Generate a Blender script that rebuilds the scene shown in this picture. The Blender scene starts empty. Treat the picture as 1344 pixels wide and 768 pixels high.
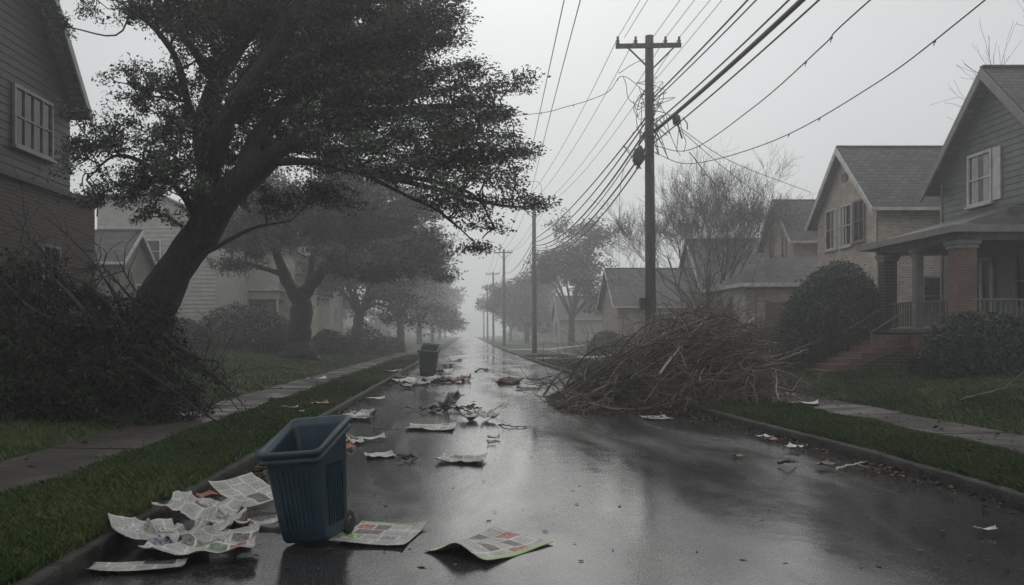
import bpy, math, random
import numpy as np
from mathutils import Vector, Matrix
R = math.radians
SC = bpy.context.scene
COL = SC.collection

# ------------------------------------------------------------------ camera
F, VX, VY, H = 1100.0, 614.0, 438.0, 1.7      # focal length in photo pixels, vanishing point, eye height
cd = bpy.data.cameras.new('camera'); cam = bpy.data.objects.new('camera', cd); COL.objects.link(cam)
cam.location = (0, 0, H); cam.rotation_euler = (R(90), 0, 0)
cd.sensor_width = 36; cd.lens = F/1344*36
cd.shift_x = (672-VX)/1344; cd.shift_y = (VY-384)/1344
cd.clip_start = .1; cd.clip_end = 3000
SC.camera = cam

# ------------------------------------------------------------------ sky, sun, exposure
SUN_EL, SUN_AZ = R(31), R(3)                 # azimuth from +Y towards +X
w = bpy.data.worlds.new('World'); SC.world = w; w.use_nodes = True
nt = w.node_tree; nt.nodes.clear()
out = nt.nodes.new('ShaderNodeOutputWorld'); bg = nt.nodes.new('ShaderNodeBackground')
sky = nt.nodes.new('ShaderNodeTexSky'); sky.sky_type = 'NISHITA'; sky.sun_disc = False
sky.sun_elevation = SUN_EL; sky.sun_rotation = SUN_AZ; sky.air_density = 1; sky.dust_density = 6
hsv = nt.nodes.new('ShaderNodeHueSaturation'); hsv.inputs['Saturation'].default_value = .12
tc = nt.nodes.new('ShaderNodeTexCoord'); sep = nt.nodes.new('ShaderNodeSeparateXYZ')
mr = nt.nodes.new('ShaderNodeMapRange')       # overcast deck: zenith brighter than horizon
mr.inputs['From Min'].default_value = 0; mr.inputs['From Max'].default_value = 1
mr.inputs['To Min'].default_value = 6.5; mr.inputs['To Max'].default_value = 11.0
nz = nt.nodes.new('ShaderNodeTexNoise'); nz.inputs['Scale'].default_value = 2.2; nz.inputs['Detail'].default_value = 5
mr2 = nt.nodes.new('ShaderNodeMapRange')
mr2.inputs['To Min'].default_value = .86; mr2.inputs['To Max'].default_value = 1.14
mul = nt.nodes.new('ShaderNodeMath'); mul.operation = 'MULTIPLY'
cmb = nt.nodes.new('ShaderNodeCombineXYZ')
mixw = nt.nodes.new('ShaderNodeMix'); mixw.data_type = 'RGBA'; mixw.inputs['Factor'].default_value = .94
tint = nt.nodes.new('ShaderNodeMix'); tint.data_type = 'RGBA'; tint.blend_type = 'MULTIPLY'; tint.inputs['Factor'].default_value = 1
tint.inputs['B'].default_value = (.975, 1.0, 1.02, 1)
L = nt.links.new
L(sky.outputs[0], hsv.inputs['Color']); L(tc.outputs['Generated'], sep.inputs[0]); L(sep.outputs[2], mr.inputs['Value'])
L(tc.outputs['Generated'], nz.inputs['Vector']); L(nz.outputs[0], mr2.inputs['Value'])
L(mr.outputs[0], mul.inputs[0]); L(mr2.outputs[0], mul.inputs[1])
for k in range(3): L(mul.outputs[0], cmb.inputs[k])
L(cmb.outputs[0], tint.inputs['A'])
L(hsv.outputs[0], mixw.inputs['A']); L(tint.outputs['Result'], mixw.inputs['B'])
L(mixw.outputs['Result'], bg.inputs['Color']); bg.inputs['Strength'].default_value = .082
L(bg.outputs[0], out.inputs[0])
sd = bpy.data.lights.new('sun', 'SUN'); sd.energy = .56; sd.angle = R(50); sd.color = (1, .97, .93)
so = bpy.data.objects.new('sun', sd); COL.objects.link(so)
sdir = Vector((math.sin(SUN_AZ)*math.cos(SUN_EL), math.cos(SUN_AZ)*math.cos(SUN_EL), math.sin(SUN_EL)))
so.rotation_euler = sdir.to_track_quat('Z', 'Y').to_euler(); so.location = (0, 0, 60)
SC.view_settings.view_transform = 'Standard'; SC.view_settings.look = 'None'
SC.view_settings.gamma = 1; SC.view_settings.use_curve_mapping = False
SC.view_settings.exposure = 0
SC.render.engine = 'CYCLES'
SC.cycles.max_bounces = 6; SC.cycles.diffuse_bounces = 3; SC.cycles.glossy_bounces = 2
SC.cycles.volume_bounces = 2; SC.cycles.transparent_max_bounces = 8
SC.cycles.use_denoising = True; SC.cycles.denoiser = 'OPENIMAGEDENOISE'; SC.cycles.denoising_input_passes = 'RGB_ALBEDO_NORMAL'; SC.cycles.denoising_prefilter = 'NONE'; SC.cycles.denoising_quality = 'HIGH'; SC.cycles.caustics_reflective = False; SC.cycles.caustics_refractive = False
SC.cycles.use_adaptive_sampling = False
HAZE = .0037

# ------------------------------------------------------------------ helpers
def P(px, py, Y): return np.array([(px-VX)/F*Y, Y, H-(py-VY)/F*Y])
def G(px, py, z=0.0):
    Y = F*(H-z)/(py-VY); return np.array([(px-VX)/F*Y, Y, z])
_KX = [-60, 9, 12, 15, 18.7, 25, 42, 68, 104, 450]; _KV = [5.4, 5.38, 5.3, 5.05, 4.86, 4.55, 4.1, 3.75, 3.55, 3.4]
def xr(Y): return np.interp(Y, _KX, _KV)          # right kerb face
XL = -2.74                                        # left kerb face
def gz(X, Y):                                     # lawn height
    X = np.asarray(X, float); Y = np.asarray(Y, float)
    l = np.interp(-X, [0, 5.6, 14, 30, 300], [.13, .16, 1.0, 1.3, 1.4])
    r = np.interp(X, [0, 5, 8.1, 13.5, 300], [.13, .13, .19, .82, .95])
    b = .012*np.sin(X*1.7+Y*.6)*np.cos(Y*1.1-X*.4)
    return np.where(X < 0, l, r)+b

def link(o, parent=None):
    COL.objects.link(o)
    if parent is not None: o.parent = parent
    return o
def worldloc(o):
    v = Vector((0, 0, 0))
    while o is not None: v += o.location; o = o.parent
    return v
def tag(o, label, cat=None, group=None, kind=None):
    if label: o['label'] = label
    if cat: o['category'] = cat
    if group: o['group'] = group
    if kind: o['kind'] = kind
    return o
def thing(name, label, cat, loc=(0, 0, 0), group=None, rot=(0, 0, 0)):
    o = bpy.data.objects.new(name, None); o.empty_display_size = .2
    o.location = Vector(loc); o.rotation_euler = rot; COL.objects.link(o)
    return tag(o, label, cat, group)

def npmesh(name, V, Fq, mat, parent=None, loc=None, var=None, uv=None, smooth=False, local=False):
    """V (n,3), Fq (m,k) uniform faces"""
    V = np.asarray(V, np.float32); Fq = np.asarray(Fq, np.int32)
    off = np.zeros(3)
    if not local:
        if parent is not None: off = np.array(worldloc(parent))
        elif loc is not None: off = np.array(loc, float)
    me = bpy.data.meshes.new(name); n, m, k = len(V), len(Fq), Fq.shape[1]
    me.vertices.add(n); me.vertices.foreach_set('co', (V-off.astype(np.float32)).ravel())
    me.loops.add(m*k); me.loops.foreach_set('vertex_index', Fq.ravel())
    me.polygons.add(m); me.polygons.foreach_set('loop_start', np.arange(0, m*k, k, dtype=np.int32))
    me.polygons.foreach_set('loop_total', np.full(m, k, np.int32))
    if smooth: me.polygons.foreach_set('use_smooth', np.ones(m, bool))
    if uv is not None:
        me.uv_layers.new(name='UVMap').data.foreach_set('uv', np.asarray(uv, np.float32)[Fq.ravel()].ravel())
    if var is not None:
        a = me.attributes.new('var', 'FLOAT', 'FACE'); a.data.foreach_set('value', np.asarray(var, np.float32))
    me.update(calc_edges=True); me.validate()
    me.materials.append(mat)
    o = bpy.data.objects.new(name, me); link(o, parent)
    if parent is None and loc is not None: o.location = loc
    return o

class MB:
    def __init__(s): s.V = []; s.F = []; s.U = []; s.S = []
    def poly(s, pts, smooth=False):
        pts = [Vector(p) for p in pts]; n0 = len(s.V)
        nrm = Vector((0, 0, 0))
        for i in range(len(pts)):
            a, b = pts[i], pts[(i+1) % len(pts)]; nrm += a.cross(b)
        if nrm.length < 1e-12: return
        nrm.normalize()
        if abs(nrm.z) > .97: t, b = Vector((1, 0, 0)), Vector((0, 1, 0))
        else:
            t = Vector((0, 0, 1)).cross(nrm); t.normalize(); b = nrm.cross(t)
        s.V += pts; s.F.append(list(range(n0, n0+len(pts)))); s.U += [(p.dot(t), p.dot(b)) for p in pts]; s.S.append(smooth)
    def box(s, c, d, M=None):
        c = Vector(c); h = Vector(d)/2
        def q(x, y, z):
            v = Vector((x*h.x, y*h.y, z*h.z)); return c+(M @ v if M else v)
        for f in (((-1,-1,-1),(-1,1,-1),(1,1,-1),(1,-1,-1)), ((-1,-1,1),(1,-1,1),(1,1,1),(-1,1,1)),
                  ((-1,-1,-1),(1,-1,-1),(1,-1,1),(-1,-1,1)), ((1,1,-1),(-1,1,-1),(-1,1,1),(1,1,1)),
                  ((-1,1,-1),(-1,-1,-1),(-1,-1,1),(-1,1,1)), ((1,-1,-1),(1,1,-1),(1,1,1),(1,-1,1))):
            s.poly([q(*v) for v in f])
    def mm(s, a, b):                                  # box from two corners
        a, b = Vector(a), Vector(b); s.box((a+b)/2, [abs(x) for x in (b-a)])
    def beam(s, a, b, w, h):
        a, b = Vector(a), Vector(b); d = b-a; x = d.normalized()
        up = Vector((0, 0, 1)) if abs(x.z) < .95 else Vector((0, 1, 0))
        y = up.cross(x).normalized(); z = x.cross(y)
        s.box((a+b)/2, (d.length, w, h), Matrix((x, y, z)).transposed())
    def prism(s, prof, ax, a0, a1):                   # prof [(u,v)]: ax 'X' -> (Y,Z); 'Y' -> (X,Z); 'Z' -> (X,Y)
        def q(p, a): return (a, p[0], p[1]) if ax == 'X' else (p[0], a, p[1]) if ax == 'Y' else (p[0], p[1], a)
        n = len(prof); ar = sum(prof[i][0]*prof[(i+1) % n][1]-prof[(i+1) % n][0]*prof[i][1] for i in range(n))
        if (ar < 0): prof = prof[::-1]
        flip = (ax == 'Y')
        A = [q(p, a0) for p in prof]; B = [q(p, a1) for p in prof]
        if (a1 < a0): A, B = B, A
        fs = [A[::-1], B]+[[A[i], A[(i+1) % n], B[(i+1) % n], B[i]] for i in range(n)]
        for f in fs: s.poly(f[::-1] if flip else f)
    def tube(s, pts, rad, n=6, cap=True):
        V, Fq = tube_np(pts, rad, n); n0 = len(s.V)
        s.V += [Vector(v) for v in V]; s.U += [(0, 0)]*len(V)
        for f in Fq: s.F.append([int(i)+n0 for i in f]); s.S.append(True)
        if cap:
            s.F.append([n0+i for i in range(n)][::-1]); s.S.append(False)
            s.F.append([n0+len(V)-n+i for i in range(n)]); s.S.append(False)
    def lathe(s, c, prof, n=12, axis=(0, 0, 1)):      # prof [(r,h)]
        ax = Vector(axis).normalized(); q = ax.to_track_quat('Z', 'Y'); n0 = len(s.V); c = Vector(c)
        for r, h in prof:
            for i in range(n):
                a = 2*math.pi*i/n; s.V.append(c+q @ Vector((r*math.cos(a), r*math.sin(a), h))); s.U.append((0, 0))
        for j in range(len(prof)-1):
            for i in range(n):
                s.F.append([n0+j*n+i, n0+j*n+(i+1) % n, n0+(j+1)*n+(i+1) % n, n0+(j+1)*n+i]); s.S.append(True)
        s.F.append([n0+i for i in range(n)][::-1]); s.S.append(False)
        s.F.append([n0+(len(prof)-1)*n+i for i in range(n)]); s.S.append(False)
    def build(s, name, mat, parent=None, loc=None, local=False, label=None, bevel=0):
        off = Vector((0, 0, 0))
        if not local:
            if parent is not None: off = worldloc(parent)
            elif loc is not None: off = Vector(loc)
        me = bpy.data.meshes.new(name)
        me.from_pydata([tuple(v-off) for v in s.V], [], s.F)
        uvl = me.uv_layers.new(name='UVMap').data
        for p in me.polygons:
            p.use_smooth = s.S[p.index]
            for li in p.loop_indices: uvl[li].uv = s.U[me.loops[li].vertex_index]
        me.materials.append(mat)
        o = bpy.data.objects.new(name, me); link(o, parent)
        if parent is None and loc is not None: o.location = loc
        if label: o['label'] = label
        if bevel:
            b = o.modifiers.new('bevel', 'BEVEL'); b.width = bevel; b.segments = 2; b.limit_method = 'ANGLE'
        return o

def tube_np(pts, rad, n=5):
    pts = np.asarray(pts, float); m = len(pts)
    rad = np.full(m, rad) if np.isscalar(rad) else np.asarray(rad, float)
    if len(rad) == 2 and m != 2: rad = np.linspace(rad[0], rad[1], m)
    t = np.gradient(pts, axis=0); t /= (np.linalg.norm(t, axis=1, keepdims=True)+1e-9)
    ref = np.array([0, 0, 1.]) if abs(t[:, 2]).mean() < .8 else np.array([1., 0, 0])
    u = np.cross(t, ref); u /= (np.linalg.norm(u, axis=1, keepdims=True)+1e-9); v = np.cross(t, u)
    a = np.linspace(0, 2*np.pi, n, endpoint=False)
    V = pts[:, None]+rad[:, None, None]*(np.cos(a)[None, :, None]*u[:, None]+np.sin(a)[None, :, None]*v[:, None])
    i = np.arange(n); j = (i+1) % n; k = np.arange(m-1)[:, None]*n
    Fq = np.stack([k+i, k+j, k+n+j, k+n+i], -1).reshape(-1, 4)
    return V.reshape(-1, 3), Fq
class TB:                                             # bundle of quad tubes in numpy
    def __init__(s): s.V = []; s.F = []; s.n = 0; s.var = []
    def add(s, pts, rad, n=5, var=None):
        V, Fq = tube_np(pts, rad, n); s.V.append(V); s.F.append(Fq+s.n); s.n += len(V)
        s.var.append(np.full(len(Fq), .5 if var is None else var))
    def build(s, name, mat, parent=None, loc=None):
        return npmesh(name, np.concatenate(s.V), np.concatenate(s.F), mat, parent, loc, var=np.concatenate(s.var), smooth=True)
def smooth_path(pts, n=20):                           # Catmull-Rom
    p = np.asarray(pts, float); p = np.vstack([2*p[0]-p[1], p, 2*p[-1]-p[-2]]); o = []
    segs = len(p)-3
    for t in np.linspace(0, segs-1e-6, n):
        i = int(t); f = t-i; a, b, c, d = p[i:i+4]
        o.append(.5*((2*b)+(-a+c)*f+(2*a-5*b+4*c-d)*f*f+(-a+3*b-3*c+d)*f**3))
    return np.array(o)

# ------------------------------------------------------------------ materials
def newmat(name):
    m = bpy.data.materials.new(name); m.use_nodes = True; t = m.node_tree
    b = t.nodes['Principled BSDF']; return m, t, b
def N(t, typ, **kw):
    n = t.nodes.new(typ)
    for k, v in kw.items():
        if k in n.inputs: n.inputs[k].default_value = v
        else: setattr(n, k, v)
    return n
def c4(c): return (c[0], c[1], c[2], 1)
def sc(c, k): return tuple(min(1, x*k) for x in c)
def ramp(t, stops):
    r = t.nodes.new('ShaderNodeValToRGB'); e = r.color_ramp.elements
    while len(e) < len(stops): e.new(.5)
    for i, (p, c) in enumerate(stops): e[i].position = p; e[i].color = c4(c) if len(c) == 3 else c
    return r
def simple(name, col, rough=.6, var=.25, nscale=6, bump=0, bscale=40, metal=0, spec=.5, rvar=0):
    m, t, b = newmat(name); l = t.links.new
    co = N(t, 'ShaderNodeTexCoord'); n = N(t, 'ShaderNodeTexNoise', Scale=nscale, Detail=6.0)
    l(co.outputs['Object'], n.inputs['Vector'])
    r = ramp(t, [(.3, sc(col, 1-var)), (.7, sc(col, 1+var))]); l(n.outputs[0], r.inputs[0]); l(r.outputs[0], b.inputs['Base Color'])
    b.inputs['Roughness'].default_value = rough; b.inputs['Metallic'].default_value = metal
    b.inputs['Specular IOR Level'].default_value = spec
    if rvar:
        mrn = N(t, 'ShaderNodeMapRange'); mrn.inputs['To Min'].default_value = rough-rvar; mrn.inputs['To Max'].default_value = rough+rvar
        n3 = N(t, 'ShaderNodeTexNoise', Scale=nscale*2.3, Detail=4.0); l(co.outputs['Object'], n3.inputs['Vector'])
        l(n3.outputs[0], mrn.inputs['Value']); l(mrn.outputs[0], b.inputs['Roughness'])
    if bump:
        n2 = N(t, 'ShaderNodeTexNoise', Scale=bscale, Detail=4.0); l(co.outputs['Object'], n2.inputs['Vector'])
        bp = N(t, 'ShaderNodeBump', Strength=bump, Distance=.02); l(n2.outputs[0], bp.inputs['Height']); l(bp.outputs[0], b.inputs['Normal'])
    return m
def varmat(name, stops, rough=.5, spec=.5):           # colour per face from the 'var' attribute
    m, t, b = newmat(name); l = t.links.new
    a = N(t, 'ShaderNodeAttribute', attribute_name='var'); r = ramp(t, stops)
    l(a.outputs['Fac'], r.inputs[0]); l(r.outputs[0], b.inputs['Base Color'])
    b.inputs['Roughness'].default_value = rough; b.inputs['Specular IOR Level'].default_value = spec
    return m
def brickmat(name, c1, c2, mortar, bw=.22, bh=.075, rough=.7, mort=.012, bump=.35):
    m, t, b = newmat(name); l = t.links.new
    uv = N(t, 'ShaderNodeUVMap'); br = N(t, 'ShaderNodeTexBrick', Scale=1.0)
    br.inputs['Color1'].default_value = c4(c1); br.inputs['Color2'].default_value = c4(c2); br.inputs['Mortar'].default_value = c4(mortar)
    br.inputs['Brick Width'].default_value = bw; br.inputs['Row Height'].default_value = bh; br.inputs['Mortar Size'].default_value = mort
    l(uv.outputs[0], br.inputs['Vector'])
    n = N(t, 'ShaderNodeTexNoise', Scale=1.3, Detail=8.0, Roughness=.65); l(uv.outputs[0], n.inputs['Vector'])
    r = ramp(t, [(.25, (.55, .55, .55)), (.75, (1.3, 1.28, 1.25))]); l(n.outputs[0], r.inputs[0])
    mx = N(t, 'ShaderNodeMix', data_type='RGBA', blend_type='MULTIPLY'); mx.inputs['Factor'].default_value = 1
    l(br.outputs['Color'], mx.inputs['A']); l(r.outputs[0], mx.inputs['B']); l(mx.outputs['Result'], b.inputs['Base Color'])
    b.inputs['Roughness'].default_value = rough
    inv = N(t, 'ShaderNodeMath', operation='SUBTRACT'); inv.inputs[0].default_value = 1; l(br.outputs['Fac'], inv.inputs[1])
    n2 = N(t, 'ShaderNodeTexNoise', Scale=30.0, Detail=3.0); l(uv.outputs[0], n2.inputs['Vector'])
    ad = N(t, 'ShaderNodeMath', operation='ADD'); l(inv.outputs[0], ad.inputs[0]); l(n2.outputs[0], ad.inputs[1])
    bp = N(t, 'ShaderNodeBump', Strength=bump, Distance=.012); l(ad.outputs[0], bp.inputs['Height']); l(bp.outputs[0], b.inputs['Normal'])
    return m

def asphalt():
    m, t, b = newmat('wet_asphalt'); l = t.links.new
    co = N(t, 'ShaderNodeTexCoord')
    n1 = N(t, 'ShaderNodeTexNoise', Scale=55.0, Detail=3.0, Roughness=.7); l(co.outputs['Object'], n1.inputs['Vector'])
    r1 = ramp(t, [(.36, (.008, .008, .0085)), (.52, (.022, .022, .023)), (.68, (.10, .10, .10))]); l(n1.outputs[0], r1.inputs[0])
    n2 = N(t, 'ShaderNodeTexNoise', Scale=.5, Detail=5.0); l(co.outputs['Object'], n2.inputs['Vector'])
    r2 = ramp(t, [(.3, (.7, .7, .7)), (.7, (1.25, 1.25, 1.25))]); l(n2.outputs[0], r2.inputs[0])
    mx = N(t, 'ShaderNodeMix', data_type='RGBA', blend_type='MULTIPLY'); mx.inputs['Factor'].default_value = 1
    l(r1.outputs[0], mx.inputs['A']); l(r2.outputs[0], mx.inputs['B']); l(mx.outputs['Result'], b.inputs['Base Color'])
    # wetness: long patches running with the street
    mp = N(t, 'ShaderNodeMapping'); mp.inputs['Scale'].default_value = (.55, .13, 1); mp.inputs['Rotation'].default_value = (0, 0, R(-6))
    l(co.outputs['Object'], mp.inputs['Vector'])
    n3 = N(t, 'ShaderNodeTexNoise', Scale=1.0, Detail=6.0, Roughness=.6, Distortion=.6); l(mp.outputs[0], n3.inputs['Vector'])
    r3 = ramp(t, [(.36, (.08, .08, .08)), (.52, (.17, .17, .17)), (.68, (.34, .34, .34))]); l(n3.outputs[0], r3.inputs[0])
    l(r3.outputs[0], b.inputs['Roughness'])
    n4 = N(t, 'ShaderNodeTexNoise', Scale=60.0, Detail=2.0); l(co.outputs['Object'], n4.inputs['Vector'])
    r4 = ramp(t, [(.36, (.05, .05, .05)), (.64, (.5, .5, .5))]); l(n3.outputs[0], r4.inputs[0])
    bp = N(t, 'ShaderNodeBump', Distance=.005); l(n4.outputs[0], bp.inputs['Height']); l(r4.outputs[0], bp.inputs['Strength'])
    n5 = N(t, 'ShaderNodeTexNoise', Scale=1.6, Detail=3.0); l(co.outputs['Object'], n5.inputs['Vector'])
    bp2 = N(t, 'ShaderNodeBump', Strength=.12, Distance=.03); l(n5.outputs[0], bp2.inputs['Height']); l(bp.outputs[0], bp2.inputs['Normal'])
    l(bp2.outputs[0], b.inputs['Normal']); b.inputs['IOR'].default_value = 1.36
    return m
def soilmat():
    m, t, b = newmat('lawn_soil'); l = t.links.new
    co = N(t, 'ShaderNodeTexCoord')
    n1 = N(t, 'ShaderNodeTexNoise', Scale=9.0, Detail=8.0, Roughness=.7); l(co.outputs['Object'], n1.inputs['Vector'])
    r1 = ramp(t, [(.3, (.014, .022, .008)), (.52, (.03, .05, .016)), (.72, (.06, .06, .028))]); l(n1.outputs[0], r1.inputs[0])
    n2 = N(t, 'ShaderNodeTexNoise', Scale=.35, Detail=5.0); l(co.outputs['Object'], n2.inputs['Vector'])
    r2 = ramp(t, [(.58, (0, 0, 0)), (.72, (1, 1, 1))]); l(n2.outputs[0], r2.inputs[0])
    mx = N(t, 'ShaderNodeMix', data_type='RGBA'); l(r2.outputs[0], mx.inputs['Factor']); l(r1.outputs[0], mx.inputs['A'])
    mx.inputs['B'].default_value = (.05, .042, .022, 1); l(mx.outputs['Result'], b.inputs['Base Color'])
    b.inputs['Roughness'].default_value = .8; b.inputs['Specular IOR Level'].default_value = .2
    bp = N(t, 'ShaderNodeBump', Strength=.8, Distance=.05); l(n1.outputs[0], bp.inputs['Height']); l(bp.outputs[0], b.inputs['Normal'])
    return m
def walkmat():
    m, t, b = newmat('wet_concrete_paving'); l = t.links.new
    co = N(t, 'ShaderNodeTexCoord')
    n1 = N(t, 'ShaderNodeTexNoise', Scale=3.0, Detail=9.0, Roughness=.7); l(co.outputs['Object'], n1.inputs['Vector'])
    r1 = ramp(t, [(.3, (.012, .010, .008)), (.5, (.026, .022, .018)), (.72, (.06, .053, .046))]); l(n1.outputs[0], r1.inputs[0])
    l(r1.outputs[0], b.inputs['Base Color'])
    n2 = N(t, 'ShaderNodeTexNoise', Scale=.9, Detail=5.0); l(co.outputs['Object'], n2.inputs['Vector'])
    r2 = ramp(t, [(.40, (.42, .42, .42)), (.58, (.85, .85, .85))]); l(n2.outputs[0], r2.inputs[0]); l(r2.outputs[0], b.inputs['Roughness']); b.inputs['Specular IOR Level'].default_value = .3
    n3 = N(t, 'ShaderNodeTexNoise', Scale=40.0, Detail=4.0); l(co.outputs['Object'], n3.inputs['Vector'])
    bp = N(t, 'ShaderNodeBump', Strength=.35, Distance=.01); l(n3.outputs[0], bp.inputs['Height']); l(bp.outputs[0], b.inputs['Normal'])
    return m
def barkmat(name, col, scale=1.0):
    m, t, b = newmat(name); l = t.links.new
    co = N(t, 'ShaderNodeTexCoord'); mp = N(t, 'ShaderNodeMapping'); mp.inputs['Scale'].default_value = (9*scale, 9*scale, 1.8*scale)
    l(co.outputs['Object'], mp.inputs['Vector'])
    n = N(t, 'ShaderNodeTexNoise', Scale=1.6, Detail=7.0, Roughness=.65, Distortion=.8); l(mp.outputs[0], n.inputs['Vector'])
    r = ramp(t, [(.36, sc(col, .35)), (.5, col), (.66, sc(col, 2.2))]); l(n.outputs[0], r.inputs[0]); l(r.outputs[0], b.inputs['Base Color'])
    b.inputs['Roughness'].default_value = .55
    bp = N(t, 'ShaderNodeBump', Strength=1.0, Distance=.16); l(n.outputs[0], bp.inputs['Height']); l(bp.outputs[0], b.inputs['Normal'])
    return m
def newsmat(name, seed, accent=(.16, .19, .15), edge=0.0, photo=(.10, .09, .085), red=(.26, .10, .075)):
    """wet newsprint: gutters, columns of unreadable text lines, grey and coloured picture blocks"""
    m, t, b = newmat(name); l = t.links.new
    uv = N(t, 'ShaderNodeUVMap'); mp = N(t, 'ShaderNodeMapping'); mp.inputs['Location'].default_value = (seed*.37, seed*.61, 0)
    l(uv.outputs[0], mp.inputs['Vector'])
    br = N(t, 'ShaderNodeTexBrick', Scale=1.0, offset=.35, squash=1.6, squash_frequency=2)
    br.inputs['Color1'].default_value = (0, 0, 0, 1); br.inputs['Color2'].default_value = (1, 1, 1, 1); br.inputs['Mortar'].default_value = (0, 0, 0, 1)
    br.inputs['Brick Width'].default_value = .19; br.inputs['Row Height'].default_value = .21; br.inputs['Mortar Size'].default_value = .012; br.inputs['Bias'].default_value = 0
    l(mp.outputs[0], br.inputs['Vector'])
    sp = N(t, 'ShaderNodeSeparateXYZ'); l(mp.outputs[0], sp.inputs[0])
    # lines
    ln = N(t, 'ShaderNodeMath', operation='MULTIPLY'); ln.inputs[1].default_value = 62; l(sp.outputs[1], ln.inputs[0])
    fr = N(t, 'ShaderNodeMath', operation='FRACT'); l(ln.outputs[0], fr.inputs[0])
    gt = N(t, 'ShaderNodeMath', operation='GREATER_THAN'); gt.inputs[1].default_value = .42; l(fr.outputs[0], gt.inputs[0])
    mp2 = N(t, 'ShaderNodeMapping'); mp2.inputs['Scale'].default_value = (120, 62, 1); l(mp.outputs[0], mp2.inputs['Vector'])
    nw = N(t, 'ShaderNodeTexNoise', Scale=1.0, Detail=1.0); l(mp2.outputs[0], nw.inputs['Vector'])
    gw = N(t, 'ShaderNodeMath', operation='GREATER_THAN'); gw.inputs[1].default_value = .44; l(nw.outputs[0], gw.inputs[0])
    tx = N(t, 'ShaderNodeMath', operation='MULTIPLY'); l(gt.outputs[0], tx.inputs[0]); l(gw.outputs[0], tx.inputs[1])
    gut = N(t, 'ShaderNodeMath', operation='SUBTRACT'); gut.inputs[0].default_value = 1; l(br.outputs['Fac'], gut.inputs[1])
    tx2 = N(t, 'ShaderNodeMath', operation='MULTIPLY'); l(tx.outputs[0], tx2.inputs[0]); l(gut.outputs[0], tx2.inputs[1])
    paper = N(t, 'ShaderNodeTexNoise', Scale=5.0, Detail=5.0); l(mp.outputs[0], paper.inputs['Vector'])
    rp = ramp(t, [(.3, (.31, .30, .275)), (.68, (.53, .52, .485))]); l(paper.outputs[0], rp.inputs[0])
    mx = N(t, 'ShaderNodeMix', data_type='RGBA'); l(tx2.outputs[0], mx.inputs['Factor']); l(rp.outputs[0], mx.inputs['A']); mx.inputs['B'].default_value = (.11, .11, .11, 1)
    # picture blocks: chosen by the brick's random tone
    rb = ramp(t, [(0, (0, 0, 0, 0)), (.74, photo+(1,)), (.84, red+(1,)), (.90, accent+(1,)), (.96, (.16, .17, .2, 1))]); rb.color_ramp.interpolation = 'CONSTANT'
    l(br.outputs['Color'], rb.inputs[0])
    npn = N(t, 'ShaderNodeTexNoise', Scale=28.0, Detail=4.0); l(mp.outputs[0], npn.inputs['Vector'])
    rpn = ramp(t, [(.35, (.4, .4, .4)), (.68, (1.9, 1.9, 1.9))]); l(npn.outputs[0], rpn.inputs[0])
    mul = N(t, 'ShaderNodeMix', data_type='RGBA', blend_type='MULTIPLY'); mul.inputs['Factor'].default_value = 1
    l(rb.outputs[0], mul.inputs['A']); l(rpn.outputs[0], mul.inputs['B'])
    fac = N(t, 'ShaderNodeMath', operation='MULTIPLY'); l(rb.outputs[1], fac.inputs[0]); l(gut.outputs[0], fac.inputs[1])
    mx2 = N(t, 'ShaderNodeMix', data_type='RGBA'); l(fac.outputs[0], mx2.inputs['Factor']); l(mx.outputs['Result'], mx2.inputs['A']); l(mul.outputs['Result'], mx2.inputs['B'])
    last = mx2
    if edge:
        s2 = N(t, 'ShaderNodeSeparateXYZ'); l(uv.outputs[0], s2.inputs[0])
        ge = N(t, 'ShaderNodeMath', operation='GREATER_THAN' if edge > 0 else 'LESS_THAN'); ge.inputs[1].default_value = abs(edge)
        l(s2.outputs[1], ge.inputs[0])
        mu = N(t, 'ShaderNodeMath', operation='MULTIPLY'); l(ge.outputs[0], mu.inputs[0]); mu.inputs[1].default_value = .8
        mx3 = N(t, 'ShaderNodeMix', data_type='RGBA'); l(mu.outputs[0], mx3.inputs['Factor']); l(mx2.outputs['Result'], mx3.inputs['A']); mx3.inputs['B'].default_value = c4(accent); last = mx3
    l(last.outputs['Result'], b.inputs['Base Color']); b.inputs['Roughness'].default_value = .5; b.inputs['Specular IOR Level'].default_value = .3
    nb = N(t, 'ShaderNodeTexNoise', Scale=14.0, Detail=4.0); l(mp.outputs[0], nb.inputs['Vector'])
    bp = N(t, 'ShaderNodeBump', Strength=.5, Distance=.02); l(nb.outputs[0], bp.inputs['Height']); l(bp.outputs[0], b.inputs['Normal'])
    return m

M_asph = asphalt(); M_soil = soilmat(); M_walk = walkmat()
M_kerb = simple('kerb_concrete', (.026, .0245, .0225), .72, .6, 5, .8, 25, rvar=.15, spec=.25)
M_apron = simple('pale_concrete', (.30, .29, .26), .6, .2, 2, .3, 30)
M_grass = varmat('grass_blades', [(0, (.012, .027, .005)), (.5, (.033, .068, .013)), (.85, (.07, .11, .028)), (1, (.16, .135, .06))], .55, .25)
M_leafA = varmat('wet_leaves', [(0, (.016, .022, .015)), (.5, (.05, .063, .043)), (1, (.13, .15, .105))], .45, .3)  # palest tones act as small painted highlights among the leaves
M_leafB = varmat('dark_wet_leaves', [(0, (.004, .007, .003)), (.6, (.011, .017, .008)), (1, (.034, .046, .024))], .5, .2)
M_leafC = varmat('glossy_evergreen_leaves', [(0, (.011, .021, .013)), (.6, (.024, .044, .026)), (1, (.055, .078, .046))], .42, .3)
M_leafD = varmat('mist_paled_leaves', [(0, (.04, .046, .036)), (.5, (.075, .084, .064)), (1, (.12, .13, .10))], .5)  # tones lightened so the colour itself adds mist to far foliage
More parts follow.
